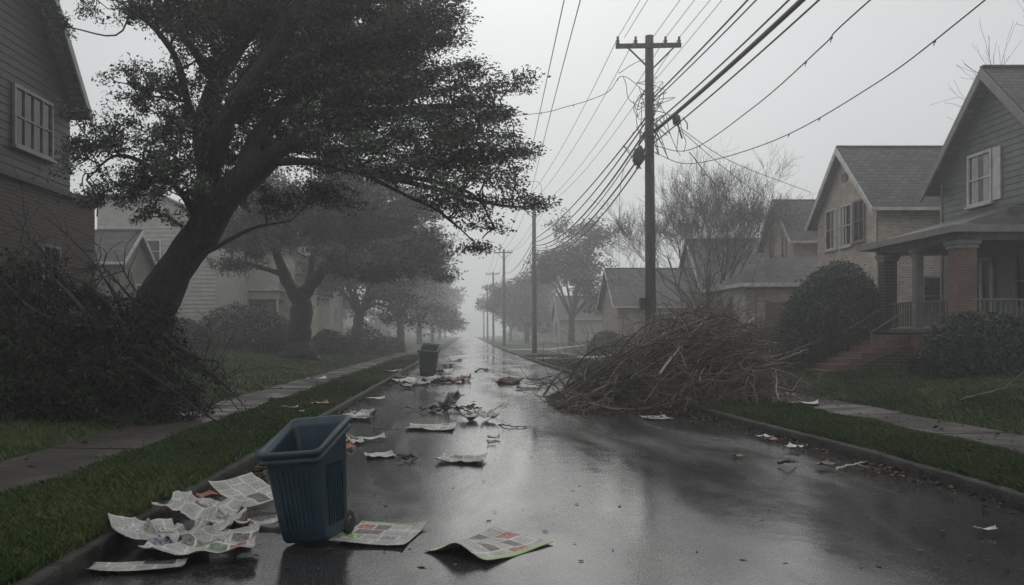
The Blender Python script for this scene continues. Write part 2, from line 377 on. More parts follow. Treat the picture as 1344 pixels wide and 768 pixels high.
M_bark = barkmat('dark_bark', (.030, .027, .024)); M_barkB = barkmat('grey_bark', (.075, .07, .064))
M_barkP = barkmat('pale_bark', (.12, .11, .10))
M_twig = varmat('wet_branches', [(0, (.02, .017, .014)), (.4, (.075, .062, .05)), (.75, (.18, .15, .12)), (1, (.36, .31, .25))], .55, .3)
M_litter = varmat('dead_leaves', [(0, (.012, .009, .007)), (.45, (.04, .027, .016)), (.75, (.085, .05, .022)), (.95, (.14, .09, .045)), (1, (.22, .19, .15))], .75, .15)
M_pole = barkmat('weathered_pole_wood', (.040, .034, .030), .6)
M_cable = simple('black_cable', (.012, .012, .013), .5, .2); M_wire = simple('grey_wire', (.035, .036, .038), .5, .2)
M_ins = simple('dark_porcelain', (.03, .028, .028), .25)
M_brickT = brickmat('tan_brick', (.33, .25, .205), (.50, .405, .345), (.56, .52, .47), .30, .095, .7, .016, .8)
M_brickR = brickmat('red_brick', (.10, .038, .030), (.17, .07, .056), (.13, .11, .095))
M_brickD = brickmat('shaded_dark_red_brick', (.014, .008, .006), (.05, .022, .016), (.075, .062, .054), .3, .10, .7, .018, .8)  # red brick darkened further to carry tree shade on the left house
M_brickP = brickmat('pinkish_brick', (.24, .165, .13), (.38, .275, .225), (.44, .39, .36), .30, .10, .7, .016, .8)
M_stone = brickmat('grey_stone', (.14, .135, .125), (.22, .21, .20), (.2, .19, .18), .4, .2)
M_shin = brickmat('roof_shingles', (.024, .024, .026), (.085, .082, .08), (.010, .010, .011), .34, .19, .6, .018, 1.0)
M_shinB = brickmat('old_roof_shingles', (.03, .03, .032), (.10, .098, .096), (.012, .012, .012), .36, .22, .65, .022, 1.0)
M_sidG = simple('grey_painted_siding', (.10, .104, .107), .5, .25, 2.5, .2, 20)
M_sidL = simple('pale_painted_siding', (.36, .35, .32), .5, .15, 2, .15, 20)
M_sidD = simple('tree_shaded_wood_siding', (.014, .013, .0125), .6, .45, 2.5, .3, 20)  # shade of the leaning tree is put into this siding colour
M_trim = simple('aged_white_trim', (.50, .49, .46), .5, .25, 4, .1, 30)
M_trimD = simple('grey_trim', (.15, .148, .14), .5, .25, 4, .1, 30)
M_trimR = simple('worn_railing_paint', (.10, .092, .082), .5, .25, 4)
M_glass = simple('dark_window_glass', (.012, .014, .015), .08, .1)
M_curt = simple('pale_curtain', (.40, .40, .37), .9, .25, 12)
M_deck = simple('painted_porch_boards', (.08, .078, .075), .5, .3)
M_dark = simple('dark_door_paint', (.03, .028, .027), .4, .2)
M_blue = simple('blue_plastic', (.010, .030, .045), .40, .4, 5, .12, 60, rvar=.12)
M_green = simple('dark_green_plastic', (.024, .038, .044), .42, .3, 5, .12, 60, rvar=.1)
M_rubber = simple('black_rubber', (.01, .01, .01), .6, .2)
M_plas = simple('dark_torn_plastic', (.03, .032, .034), .3, .3, 8)
M_bag = simple('brown_paper_bag', (.11, .07, .048), .6, .4, 9)
M_white = simple('white_scrap_paper', (.42, .41, .385), .5, .2, 9)
M_orange = simple('orange_printed_card', (.22, .095, .05), .45, .4, 12)
M_news = [newsmat('newsprint_plain', 1), newsmat('newsprint_coloured', 2, (.20, .31, .13), .90), newsmat('newsprint_pictures', 5, (.13, .16, .12), .0, (.12, .11, .10), (.24, .10, .08)),
          newsmat('newsprint_green_edge', 9, (.26, .38, .16), -.09), newsmat('newsprint_grey', 13, (.3, .3, .3), 0, (.2, .19, .18), (.25, .2, .17))]

# ------------------------------------------------------------------ ground, road, kerbs, paving
def sheet(name, xs_fn, Ys, zf, mat, label):
    V = []; nx = None
    for Y in Ys:
        xs = xs_fn(Y); nx = len(xs)
        for x in xs: V.append((x, Y, float(zf(x, Y))))
    i = np.arange(len(Ys)-1)[:, None]*nx; j = np.arange(nx-1)[None]
    Fq = np.stack([i+j, i+j+1, i+nx+j+1, i+nx+j], -1).reshape(-1, 4)
    return tag(npmesh(name, np.array(V), Fq, mat, smooth=True), label, kind='structure')
Ys = np.concatenate([np.arange(-40, 4, 4), np.arange(4, 40, .5), np.arange(40, 120, 2), np.arange(120, 418, 12)])
sheet('road', lambda Y: np.linspace(XL-.05, xr(Y)+.05, 15), Ys,
      lambda x, Y: .035*(1-((x-1.3)/4.1)**2)-.02+.006*math.sin(x*2.1+Y*.37), M_asph, 'wet dark asphalt street running straight into the mist')
sheet('lawn_left', lambda Y: np.concatenate([[XL-.12, XL-.17], np.linspace(-3.1, -15, 40), [-20, -30, -60, -120, -390]]), Ys,
      lambda x, Y: gz(x, Y), M_soil, 'wet lawn on the left side of the street')
sheet('lawn_right', lambda Y: np.concatenate([[xr(Y)+.12, xr(Y)+.17], np.linspace(xr(Y)+.3, 15, 34), [20, 30, 60, 120, 390]]), Ys,
      lambda x, Y: gz(x, Y), M_soil, 'wet lawn on the right side of the street')
def kerb(name, xf, s, label):
    rng = np.random.default_rng(5); Yk = np.concatenate([np.arange(-20, 3, 1), np.arange(3, 30, .12), np.arange(30, 120, 1), np.arange(120, 410, 10)])
    prof = [(0, -.06), (.0, .04), (.004, .112), (.02, .135), (.06, .14), (.15, .142), (.165, .05)]
    V = []
    for Y in Yk:
        d = rng.normal(0, .007, len(prof)); e = rng.normal(0, .004)
        for (a, z), q in zip(prof, d): V.append((xf(Y)+s*(a+q+e), Y, z+q*.6))
    n = len(prof); i = np.arange(len(Yk)-1)[:, None]*n; j = np.arange(n-1)[None]
    Fq = np.stack([i+j, i+j+1, i+n+j+1, i+n+j], -1).reshape(-1, 4)
    tag(npmesh(name, np.array(V), Fq, M_kerb), label, kind='structure')
kerb('kerb_left', lambda Y: XL, -1, 'worn wet concrete kerb along the left verge')
kerb('kerb_right', lambda Y: float(xr(Y)), 1, 'worn wet concrete kerb along the right verge')
def paving(name, x0, x1, Y0, Y1, label):
    mb = MB(); rng = random.Random(3); Y = Y0
    while Y < Y1:
        l = 1.5 if Y < 60 else 6; a, b = x0+rng.uniform(-.03, .03), x1+rng.uniform(-.03, .03); dz = rng.uniform(-.006, .01)
        z = [float(gz(q, Y+.7))+.03+dz for q in (a, b)]; t = rng.uniform(-.008, .008)
        c = [(a, Y+.012, z[0]), (b, Y+.012, z[1]), (b, Y+l-.012, z[1]+t), (a, Y+l-.012, z[0]+t)]
        mb.poly(c)
        for k in range(4):
            p, q = c[k], c[(k+1) % 4]; mb.poly([q, p, (p[0], p[1], p[2]-.12), (q[0], q[1], q[2]-.12)])
        Y += l
    tag(mb.build(name, M_walk), label, kind='structure')
paving('sidewalk_left', -5.5, -4.3, 2, 160, 'wet brownish concrete sidewalk between verge and left lawn')
paving('sidewalk_right', 6.9, 8.1, 5, 120, 'wet concrete sidewalk across the right lawn')
def apron(name, x0f, x1, Y0, Y1, label):
    V = []; xs = np.linspace(0, 1, 8)
    for Y in (Y0, Y1):
        for u in xs:
            x = x0f(Y)*(1-u)+x1*u; V.append((x, Y, float(gz(x, Y))+.06))
    Fq = [(i, i+1, 9+i, 8+i) for i in range(7)]
    tag(npmesh(name, np.array(V), Fq, M_apron), label, kind='structure')
apron('driveway', lambda Y: float(xr(Y))+.16, 12, 50, 53.5, 'pale concrete driveway crossing the right verge beyond the branch heap')
apron('driveway', lambda Y: float(xr(Y))+.16, 11, 78, 82, 'pale driveway in the mist beyond the second pole')

# ------------------------------------------------------------------ grass, dead leaves
def scatter(n, x0f, x1f, Y0, Y1, rng, pw=1.3):
    u = rng.random(n)                                 # density falls with distance
    k = 1-pw; Y = (Y0**k+u*(Y1**k-Y0**k))**(1/k)
    t = rng.random(n); X = x0f(Y)*(1-t)+x1f(Y)*t
    return X, Y
def grass(name, n, x0f, x1f, Y0, Y1, seed, label, hgt=(.04, .10), pw=1.6, skip=None):
    rng = np.random.default_rng(seed); X, Y = scatter(n, x0f, x1f, Y0, Y1, rng, pw)
    keep = np.sin(X*2.3+Y*.7)*np.cos(Y*1.9-X)+rng.normal(0, .5, n) > -.72
    if skip is not None: keep &= ~skip(X, Y)
    X, Y = X[keep], Y[keep]; n = len(X)
    sz = 1+np.clip((Y-10)/26, 0, 1.5)
    h = rng.uniform(*hgt, n)*(.8+.2*sz)*(1+.35*np.sin(X*3.1)*np.sin(Y*2.3)); wd = rng.uniform(.003, .006, n)*sz
    a = rng.random(n)*6.283; ln = rng.normal(0, .45, (n, 2))*h[:, None]; ln[:, 0] -= .25*h
    Z = gz(X, Y)-.005; B = np.stack([X, Y, Z], 1); d = np.stack([np.cos(a), np.sin(a), 0*a], 1)*wd[:, None]
    mid = B+np.stack([ln[:, 0]*.35, ln[:, 1]*.35, h*.6], 1); top = B+np.stack([ln[:, 0], ln[:, 1], h*.95], 1)
    V = np.stack([B-d, B+d, mid+d*.8, top, mid-d*.8], 1).reshape(-1, 3)
    Fq = np.arange(n*5).reshape(-1, 5)
    patch = .5+.25*np.sin(X*.9+1)*np.sin(Y*.6)+rng.normal(0, .2, n); patch[rng.random(n) < .05] = 1
    tag(npmesh(name, V, Fq, M_grass, var=np.clip(patch, 0, 1)), label, 'grass', kind='stuff')
c_ = lambda v: (lambda Y: np.full_like(Y, v))
grass('grass', 170000, c_(-4.34), c_(XL-.09), 4.5, 60, 1, 'wet grass on the left verge between kerb and sidewalk')
grass('grass', 150000, c_(-16), c_(-5.47), 8, 70, 2, 'wet dark lawn grass left of the left sidewalk')
grass('grass', 170000, lambda Y: xr(Y)+.10, c_(6.93), 7, 60, 3, 'wet grass on the right verge beside the kerb')
grass('grass', 230000, c_(8.07), c_(16), 9.5, 60, 4, 'wet green lawn grass before the porch house')
def leaf_litter(name, pts, label, seed, size=.042, lift=1.0):
    rng = np.random.default_rng(seed); n = len(pts); pts = np.asarray(pts, float)
    a = rng.random(n)*6.283; l = rng.uniform(.5, 1.3, n)*size; tilt = rng.normal(0, .35*lift, n)
    d = np.stack([np.cos(a), np.sin(a), tilt*.5], 1)*l[:, None]; s = np.stack([-np.sin(a), np.cos(a), rng.normal(0, .4*lift, n)], 1)*(l*rng.uniform(.35, .7, n))[:, None]
    up = np.array([0, 0, 1])*(.010*lift+np.abs(tilt)*.03)[:, None]
    V = np.stack([pts-d+up*.6, pts-s*.9+up*1.3, pts+d*1.0+up*.7, pts+s*.9+up*1.6], 1).reshape(-1, 3)
    return tag(npmesh(name, V, np.arange(n*4).reshape(-1, 4), M_litter, var=np.clip(rng.beta(2, 2.2, n), 0, 1)), label, 'fallen leaves', kind='stuff')
rng = np.random.default_rng(77)
def gutter(n, s, Y0, Y1, spread):
    Y = rng.uniform(Y0, Y1, n)**1.0; e = np.abs(rng.normal(0, spread, n))+.03
    X = (XL+e) if s < 0 else (xr(Y)-e); return np.stack([X, Y, np.full(n, .012)], 1)
clumpY = rng.uniform(7, 34, 26)
Lp = [gutter(500, -1, 7, 45, .16)]+[np.stack([XL+.05+np.abs(rng.normal(0, .2, 40)), y+rng.normal(0, .35, 40), np.full(40, .015)], 1) for y in clumpY]
leaf_litter('fallen_leaves', np.concatenate(Lp), 'sodden brown leaves and bits lying in the left gutter', 1)
Rp = [gutter(420, 1, 7.5, 30, .22)]+[np.stack([xr(np.array([y]*40))-.08-np.abs(rng.normal(0, .25, 40)), y+rng.normal(0, .5, 40), np.full(40, .015)], 1) for y in rng.uniform(9, 20, 8)]
Rp.append(np.stack([rng.uniform(2.0, 5, 900), 18.0+rng.normal(0, .45, 900), np.full(900, .02)], 1))
leaf_litter('fallen_leaves', np.concatenate(Rp), 'sodden brown leaves and bits lying in the right gutter', 2)
ex, ey = rng.uniform(XL, 4.5, 420), 6+rng.random(420)**1.6*40
leaf_litter('fallen_leaves', np.stack([ex, ey, np.full(420, .016)], 1), 'single wet leaves scattered over the asphalt', 3, .035, .12)
vx, vy = rng.uniform(-16, -3, 900), rng.uniform(6, 40, 900)
rx_, ry_ = rng.uniform(5.3, 14, 1100), rng.uniform(9, 30, 1100)
gx, gy = np.concatenate([vx, rx_]), np.concatenate([vy, ry_]); kp = (gx < -2.95) | (gx > xr(gy)+.2)
leaf_litter('fallen_leaves', np.stack([gx, gy, gz(gx, gy)+.045], 1)[kp], 'brown leaves strewn over both lawns and sidewalks', 4)

# ------------------------------------------------------------------ foliage
def leaf_faces(cent, rad, n, size, rng, flat=.75, droop=.25, cv=None, axis=None):
    c = np.repeat(cent, n, 0); r = np.repeat(rad, n)
    m = len(c); g = rng.normal(0, .5, (m, 3)); g *= np.minimum(1, 1.15/(np.linalg.norm(g, axis=1, keepdims=True)+1e-6)); g[:, 2] *= flat
    if axis is not None:                              # long wind-combed sprays
        ax = axis+rng.normal(0, .25, axis.shape); ax /= np.linalg.norm(ax, axis=1, keepdims=True); ax = np.repeat(ax, n, 0)
        along = (g*ax).sum(1, keepdims=True); g = (g-along*ax)*.62+ax*along*1.45
    pos = c+g*r[:, None]
    d = rng.normal(0, 1, (m, 3))+g*.8; d[:, 2] -= droop
    if axis is not None: d += ax*.9
    d /= np.linalg.norm(d, axis=1, keepdims=True)
    q = rng.normal(0, 1, (m, 3)); q[:, 2] += .6; s = np.cross(d, q); s /= (np.linalg.norm(s, axis=1, keepdims=True)+1e-9)
    l = (size*rng.uniform(.5, 1.45, m))[:, None]; wdt = l*rng.uniform(.32, .58, m)[:, None]
    V = np.stack([pos-d*l*.5, pos+s*wdt*.5-d*l*.05, pos+d*l*.5, pos-s*wdt*.5-d*l*.05], 1).reshape(-1, 3)
    base = np.repeat(rng.normal(.45, .17, len(cent)) if cv is None else cv, n)
    var = np.clip(base+rng.normal(0, .2, m), 0, 1)
    return V, np.arange(m*4).reshape(-1, 4), var
def in_ellipsoids(clumps, dens, rng):
    C = []; K = []
    for k, (c, r) in enumerate(clumps):
        c = np.asarray(c, float); r = np.asarray(r, float); n = max(3, int(dens*4.19*r[0]*r[1]*r[2]))
        g = rng.normal(0, 1, (n, 3)); g /= np.linalg.norm(g, axis=1, keepdims=True)
        g *= (rng.random(n)**.45)[:, None]
        C.append(c+g*r); K += [k]*n
    return np.concatenate(C), np.array(K)
def curve(a, b, rng, bend=.15, n=7, up=.0):
    a, b = np.asarray(a, float), np.asarray(b, float); L_ = np.linalg.norm(b-a); t = np.linspace(0, 1, n)[:, None]
    o1, o2 = rng.normal(0, bend*L_, 3), rng.normal(0, bend*.6*L_, 3); o1[2] += up*L_
    return a*(1-t)+b*t+np.sin(np.pi*t)*o1+np.sin(2*np.pi*t)*o2*.5
def foliage_tree(name, label, base, limbs, clumps, seed, dens=3.2, nleaf=150, size=.1, crad=.38, leafmat=None, bark=None, group=None, twigs=True, sides=9, wind=(.8, 0, -.15)):
    rng = np.random.default_rng(seed); root = thing(name, label, 'tree', base, group)
    tb = TB(); samples = []; sr = []
    for pts, r0, r1 in limbs:
        p = smooth_path(pts, 26) if len(pts) > 2 else curve(pts[0], pts[1], rng, .04, 10)
        rr = np.linspace(0, 1, len(p)); rad = r0*(1-rr)**1.0+r1*rr
        rad = rad*(1+.06*np.sin(rr*23+seed))
        p = p+rng.normal(0, .25, p.shape)*rad[:, None]*.10
        tb.add(p, rad, sides); samples.append(p[4:]); sr.append(rad[4:])
    S = np.concatenate(samples); SR = np.concatenate(sr)
    C, K = in_ellipsoids(clumps, dens, rng)
    for k, (c, r) in enumerate(clumps):
        c = np.asarray(c, float); w_ = np.linalg.norm(S-c, axis=1)+np.maximum(0, S[:, 2]-c[2])*.8
        i = int(np.argmin(w_)); r0 = min(SR[i]*.6, .03+.018*w_[i]); br = curve(S[i], c+rng.normal(0, .15, 3), rng, .10, 9, .04)
        tb.add(br, np.linspace(max(r0, .02), .012, 9), 6)
        if twigs:
            for q in C[K == k]:
                j = int(np.argmin(np.linalg.norm(br-q, axis=1)+rng.random(9)*.6)); tw = curve(br[j], q, rng, .14, 6, .05)
                tb.add(tw, np.linspace(.013, .005, 6)*(1+size*4), 4)
    tb.build('trunk', bark or M_bark, root)
    cc = S.mean(0); axs = (C-cc)*(1, 1, .8); axs /= (np.linalg.norm(axs, axis=1, keepdims=True)+1e-6); axs = axs+np.array(wind)
    V, Fq, var = leaf_faces(C, rng.uniform(.6, 1.35, len(C))*crad, nleaf, size, rng, axis=axs)
    npmesh('crown', V, Fq, leafmat or M_leafA, root, var=var)
    return root
def px_clump(cx, cy, rx, ry, Y, dy=None):
    k = Y/F; return (P(cx, cy, Y), (rx*k, dy or max(rx, ry)*k*.8, ry*k))

# great leaning tree on the left
YT = 17.0
B1 = np.array([-6.75, 17.0, .2])
trunk1 = [B1+(-.15, 0, -.2), B1+(0, 0, .4), P(200, 415, YT), P(225, 362, YT), P(262, 310, YT), P(300, 255, YT-.2), P(352, 205, YT-.4)]
limbs1 = [(trunk1, .50, .27), ([B1+(0, 0, -.3), B1+(.02, 0, .2), P(202, 405, YT)], .78, .42),
          ([P(268, 300, YT), P(275, 240, YT+.2), P(268, 170, YT+.5), P(288, 100, YT+.8), P(325, 40, YT+.9), P(345, -40, YT+1)], .32, .10),
          ([P(285, 110, YT+.7), P(250, 60, YT+1), P(215, 20, YT+1.2), P(190, -30, YT+1.3)], .12, .04),
          ([P(270, 200, YT+.4), P(248, 140, YT+.2), P(232, 80, YT), P(205, 40, YT-.2), P(170, 12, YT-.3)], .11, .03),
          ([P(280, 215, YT), P(300, 150, YT-.6), P(350, 80, YT-1), P(385, 20, YT-1.2), P(410, -50, YT-1.3)], .22, .07),
          ([P(315, 240, YT-.2), P(350, 165, YT-.3), P(420, 110, YT-.3), P(500, 70, YT), P(570, 40, YT+.3)], .22, .04),
          ([P(350, 206, YT-.4), P(420, 170, YT-.6), P(500, 150, YT-.8), P(580, 140, YT-.9), P(660, 140, YT-.8)], .17, .02),
          ([P(340, 215, YT-.3), P(400, 212, YT-.6), P(470, 225, YT-.9), P(550, 235, YT-1), P(620, 255, YT-1), P(650, 300, YT-1)], .09, .012),
          ([P(470, 225, YT-.9), P(530, 255, YT-1.2), P(580, 280, YT-1.3), P(630, 325, YT-1.3)], .045, .01),
          ([P(500, 230, YT-.9), P(580, 250, YT-.6), P(660, 270, YT-.5), P(706, 270, YT-.4)], .06, .012),
          ([P(262, 290, YT), P(235, 250, YT-.3), P(190, 215, YT-.6), P(150, 205, YT-.8), P(115, 235, YT-.9)], .085, .012),
          ([P(240, 330, YT), P(270, 330, YT+1), P(330, 300, YT+2), P(380, 290, YT+2.6)], .10, .02)]
cl1 = [px_clump(*a) for a in [
    (450, 55, 120, 62, YT), (345, 30, 110, 50, YT-.5), (545, 60, 62, 55, YT), (590, 35, 34, 34, YT+.3), (610, 85, 22, 16, YT),
    (240, 20, 70, 24, YT+.6), (170, 10, 60, 14, YT), (205, 120, 58, 26, YT-.4), (262, 85, 40, 28, YT), (300, 130, 62, 50, YT),
    (155, 195, 42, 30, YT-.7), (215, 175, 45, 28, YT-.5), (125, 240, 30, 26, YT-.9), (190, 245, 46, 32, YT-.4), (235, 265, 34, 20, YT),
    (300, 205, 60, 46, YT+.6), (385, 120, 85, 60, YT-.6), (440, 160, 90, 50, YT), (520, 130, 80, 55, YT-.6), (590, 155, 62, 48, YT-.7),
    (645, 125, 40, 38, YT-.7), (680, 105, 18, 20, YT-.5), (668, 170, 34, 34, YT-.8), (625, 205, 62, 38, YT-1), (680, 225, 26, 28, YT-.9),
    (660, 255, 38, 24, YT-1), (696, 268, 22, 10, YT-.4), (640, 295, 40, 20, YT-1.2), (630, 322, 20, 12, YT-1.3), (590, 262, 44, 22, YT-1.1),
    (545, 215, 60, 30, YT-1), (470, 205, 60, 26, YT-1), (400, 195, 60, 30, YT+1), (350, 260, 50, 28, YT+2), (430, -10, 200, 30, YT), (250, -25, 160, 30, YT),
    (90, 8, 46, 12, YT-.6), (330, 90, 60, 50, YT+1), (420, 255, 70, 22, YT+1.6), (345, 150, 70, 55, YT+1.5), (480, 100, 90, 60, YT+1.8), (225, 150, 50, 36, YT+.4), (262, 45, 60, 40, YT), (555, 200, 60, 30, YT-2), (610, 240, 50, 24, YT-2), (430, 215, 50, 20, YT-1.6), (240, 225, 40, 26, YT-1.2), (85, 30, 22, 30, YT-.8), (110, 150, 20, 26, YT-1), (185, 232, 62, 40, YT-1.5), (150, 185, 50, 40, YT-1.5), (225, 195, 50, 40, YT-1.4), (110, 205, 26, 40, YT-1.2), (260, 250, 30, 20, YT-1.4), (180, 110, 50, 24, YT), (130, 262, 26, 18, YT-1.3), (215, 285, 30, 16, YT-1.2), (500, 228, 60, 18, YT-2.2), (560, 250, 50, 18, YT-2.2), (445, 195, 60, 24, YT-2.2), (610, 275, 36, 16, YT-2), (640, 180, 50, 40, YT-1.6), (660, 215, 40, 30, YT-1.6), (600, 110, 50, 40, YT-1.4), (540, 30, 60, 40, YT-1), (570, 175, 60, 36, YT-1.8)]]
foliage_tree('leaning_tree', 'huge dark tree leaning over the street, its trunk slanting up out of the ivy-dark brush', tuple(B1), limbs1, cl1, 11,
             dens=12.5, nleaf=185, size=.066, crad=.30, leafmat=M_leafA, sides=12)

# second tree, behind it on the lawn
Y2 = 42.0; B2 = P(392, 471, Y2); B2[2] = float(gz(B2[0], Y2))-.05
def q2(x, y, d=0): return P(x, y, Y2+d)
limbs2 = [([B2, q2(392, 440), q2(396, 405), q2(392, 382)], .72, .45), ([B2+(0, 0, -.1), B2+(0, 0, .35), q2(393, 440)], 1.25, .5),
          ([q2(393, 395), q2(375, 365), q2(362, 330, -.5), q2(345, 290, -1)], .40, .10), ([q2(394, 392), q2(418, 362), q2(440, 335, .5), q2(470, 300, 1)], .38, .09),
          ([q2(372, 360), q2(345, 352, -1), q2(318, 345, -2), q2(290, 352, -3)], .15, .04), ([q2(425, 352), q2(470, 335, -1), q2(520, 330, -2), q2(575, 355, -2.5)], .16, .03),
          ([q2(405, 375), q2(412, 330, 1), q2(425, 280, 1)], .22, .05), ([q2(440, 335), q2(500, 300, .5), q2(560, 310, .5)], .14, .03)]
cl2 = [px_clump(*a, dy=2.2) for a in [(430, 270, 70, 34, Y2), (360, 270, 50, 36, Y2-1), (500, 280, 50, 34, Y2), (550, 318, 32, 26, Y2-.5), (520, 335, 46, 22, Y2-2),
    (575, 358, 14, 14, Y2-2.5), (565, 335, 20, 22, Y2-2), (470, 330, 42, 22, Y2+1), (330, 318, 42, 22, Y2-2), (305, 345, 22, 14, Y2-3), (420, 310, 44, 26, Y2+1), (380, 305, 36, 22, Y2-1),
    (460, 300, 60, 30, Y2+2), (310, 300, 40, 24, Y2-1), (500, 362, 26, 14, Y2-1), (455, 355, 22, 12, Y2), (470, 240, 60, 24, Y2+1), (540, 270, 40, 30, Y2+1), (330, 250, 50, 30, Y2), (540, 350, 30, 16, Y2-2.4), (490, 345, 40, 16, Y2-3), (430, 335, 30, 16, Y2-3)]]
foliage_tree('broad_tree', 'broad dark tree with a thick forked trunk standing on the left lawn', tuple(B2), limbs2, cl2, 12,
             dens=3.9, nleaf=135, size=.125, crad=.54, leafmat=M_leafA, sides=11)

def auto_tree(name, label, X, Y, h, cr, seed, size, dens, nleaf, mat, group, fork=.28, tr=.4, lean=0, crad=.8, low=.2):
    rng = np.random.default_rng(seed); base = np.array([X, Y, float(gz(X, Y))-.05]); top = base+(lean*h, 0, h*fork)
    limbs = [([base, base+(lean*h*.4, 0, h*fork*.5), top], tr, tr*.65)]
    clumps = []
    for k in range(9):
        a = k*2.4+rng.normal(0, .4); z = h*(low+.55*((k*.618) % 1)+.08); rr = cr*(.25+.5*math.sqrt(max(.05, 1-abs(z/h-.55)*1.6)))
        c = base+(math.cos(a)*rr+lean*z, math.sin(a)*rr, z)
        clumps.append((c, np.array([.42, .42, .30])*cr*rng.uniform(.75, 1.15)))
        limbs.append(([top+rng.normal(0, .1, 3), (top+c)/2+(0, 0, .08*h)+rng.normal(0, .2, 3), c], tr*.35, .04))
    clumps.append((base+(lean*h, 0, h*.88), np.array([.45, .45, .26])*cr))
    clumps.append((base+(lean*h*.6, 0, h*.62), np.array([.7, .7, .5])*cr))
    foliage_tree(name, label, tuple(base), limbs, clumps, seed, dens, nleaf, size, crad, mat, M_barkB, group, twigs=False, sides=7)
gl = 'street trees fading away along the left side'
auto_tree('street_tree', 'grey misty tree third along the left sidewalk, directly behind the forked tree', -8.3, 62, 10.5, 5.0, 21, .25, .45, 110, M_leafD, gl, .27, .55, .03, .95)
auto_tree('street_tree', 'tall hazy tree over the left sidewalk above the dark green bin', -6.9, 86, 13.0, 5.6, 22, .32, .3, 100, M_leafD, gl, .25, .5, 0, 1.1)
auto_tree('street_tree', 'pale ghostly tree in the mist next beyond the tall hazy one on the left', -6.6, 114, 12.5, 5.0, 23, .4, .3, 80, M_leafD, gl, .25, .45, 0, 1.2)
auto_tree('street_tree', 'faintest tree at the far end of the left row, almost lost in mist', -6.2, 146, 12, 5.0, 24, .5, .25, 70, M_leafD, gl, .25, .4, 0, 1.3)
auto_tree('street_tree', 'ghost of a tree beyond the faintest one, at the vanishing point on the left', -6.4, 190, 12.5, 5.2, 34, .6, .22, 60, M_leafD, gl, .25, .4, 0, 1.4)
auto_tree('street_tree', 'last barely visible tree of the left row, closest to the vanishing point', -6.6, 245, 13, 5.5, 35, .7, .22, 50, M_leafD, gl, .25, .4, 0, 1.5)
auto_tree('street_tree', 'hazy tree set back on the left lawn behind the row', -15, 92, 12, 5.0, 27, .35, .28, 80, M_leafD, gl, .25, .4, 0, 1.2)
rng = np.random.default_rng(90); wc = []
for s_, x0, x1_, n_ in ((-1, 13, 75, 70), (1, 15, 75, 60)):
    for k in range(n_):
        X = s_*rng.uniform(x0, x1_); Y = rng.uniform(125, 330); r_ = rng.uniform(2.5, 5.5); wc.append(((X, Y, rng.uniform(.5, 5.5)), np.array([r_*1.3, r_, r_*rng.uniform(.8, 1.5)])))
Cw, _ = in_ellipsoids(wc, .045, rng); Cw = Cw[Cw[:, 2] > 0]
V, Fq, var = leaf_faces(Cw, rng.uniform(1.2, 2.2, len(Cw)), 34, .75, rng)
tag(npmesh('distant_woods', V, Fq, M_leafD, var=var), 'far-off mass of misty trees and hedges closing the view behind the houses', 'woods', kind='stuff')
gr = 'misty trees on the right side beyond the poles'
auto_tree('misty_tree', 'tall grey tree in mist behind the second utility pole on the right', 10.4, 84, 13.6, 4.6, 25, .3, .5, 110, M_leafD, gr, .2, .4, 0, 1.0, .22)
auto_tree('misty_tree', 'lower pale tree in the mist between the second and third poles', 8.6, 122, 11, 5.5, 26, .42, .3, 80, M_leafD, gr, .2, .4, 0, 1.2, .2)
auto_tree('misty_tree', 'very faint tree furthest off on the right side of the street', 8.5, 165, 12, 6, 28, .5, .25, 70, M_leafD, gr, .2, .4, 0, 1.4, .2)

def bare_tree(name, label, base, h, seed, stems, spread, r0, levels=6, group=None, mat=None, tipr=.006, lean=(0, 0), fork=.12):
    rng = np.random.default_rng(seed); root = thing(name, label, 'tree', base, group); tb = TB(); base = np.array(base, float)
    def grow(p, d, l, r, lev):
        n = 5; pts = [p]; q = p.copy(); dd = d.copy()
        for i in range(n-1):
            dd = dd+rng.normal(0, .10, 3)+np.array([0, 0, .05]); dd /= np.linalg.norm(dd); q = q+dd*l/(n-1); pts.append(q.copy())
        r1 = max(tipr, r*.62); tb.add(pts, np.linspace(r, r1, n), 6 if lev > 3 else 4)
        if lev == 0: return
        for k in range(3 if lev > 2 else 4):
            i = rng.integers(2, n) if k else n-1
            nd = dd+rng.normal(0, .42, 3)+np.array([0, 0, .10]); nd /= np.linalg.norm(nd)
            grow(pts[i], nd, l*rng.uniform(.60, .85), max(tipr, r1*rng.uniform(.6, .85)), lev-1)
    tb.add([base+(0, 0, -.1), base+(0, 0, h*fork*.5), base+(0, 0, h*fork)], [r0*1.3, r0, r0*.95], 9)
    for k in range(stems):
        a = 6.283*k/stems+rng.normal(0, .2); sp_ = spread*rng.uniform(.5, 1.1)
        d = np.array([math.cos(a)*sp_+lean[0], math.sin(a)*sp_+lean[1], 1.0]); d /= np.linalg.norm(d)
        grow(base+(0, 0, h*fork*.9), d, h*.30, r0*.5, levels-1)
    tb.build('trunk', mat or M_barkB, root)
bx = P(930, 420, 46); bare_tree('bare_tree', 'leafless round-headed tree with many fine twigs behind the branch heap', (bx[0], 46, float(gz(bx[0], 46))), 9.8, 31, 10, .85, .2, 7, tipr=.0045, mat=M_barkP)
bare_tree('bare_tree', 'bare tree beyond the right edge whose twigs show over the porch house roof', (25.2, 31.5, .8), 13.5, 33, 6, .5, .25, 5, lean=(-.15, 0), fork=.25)

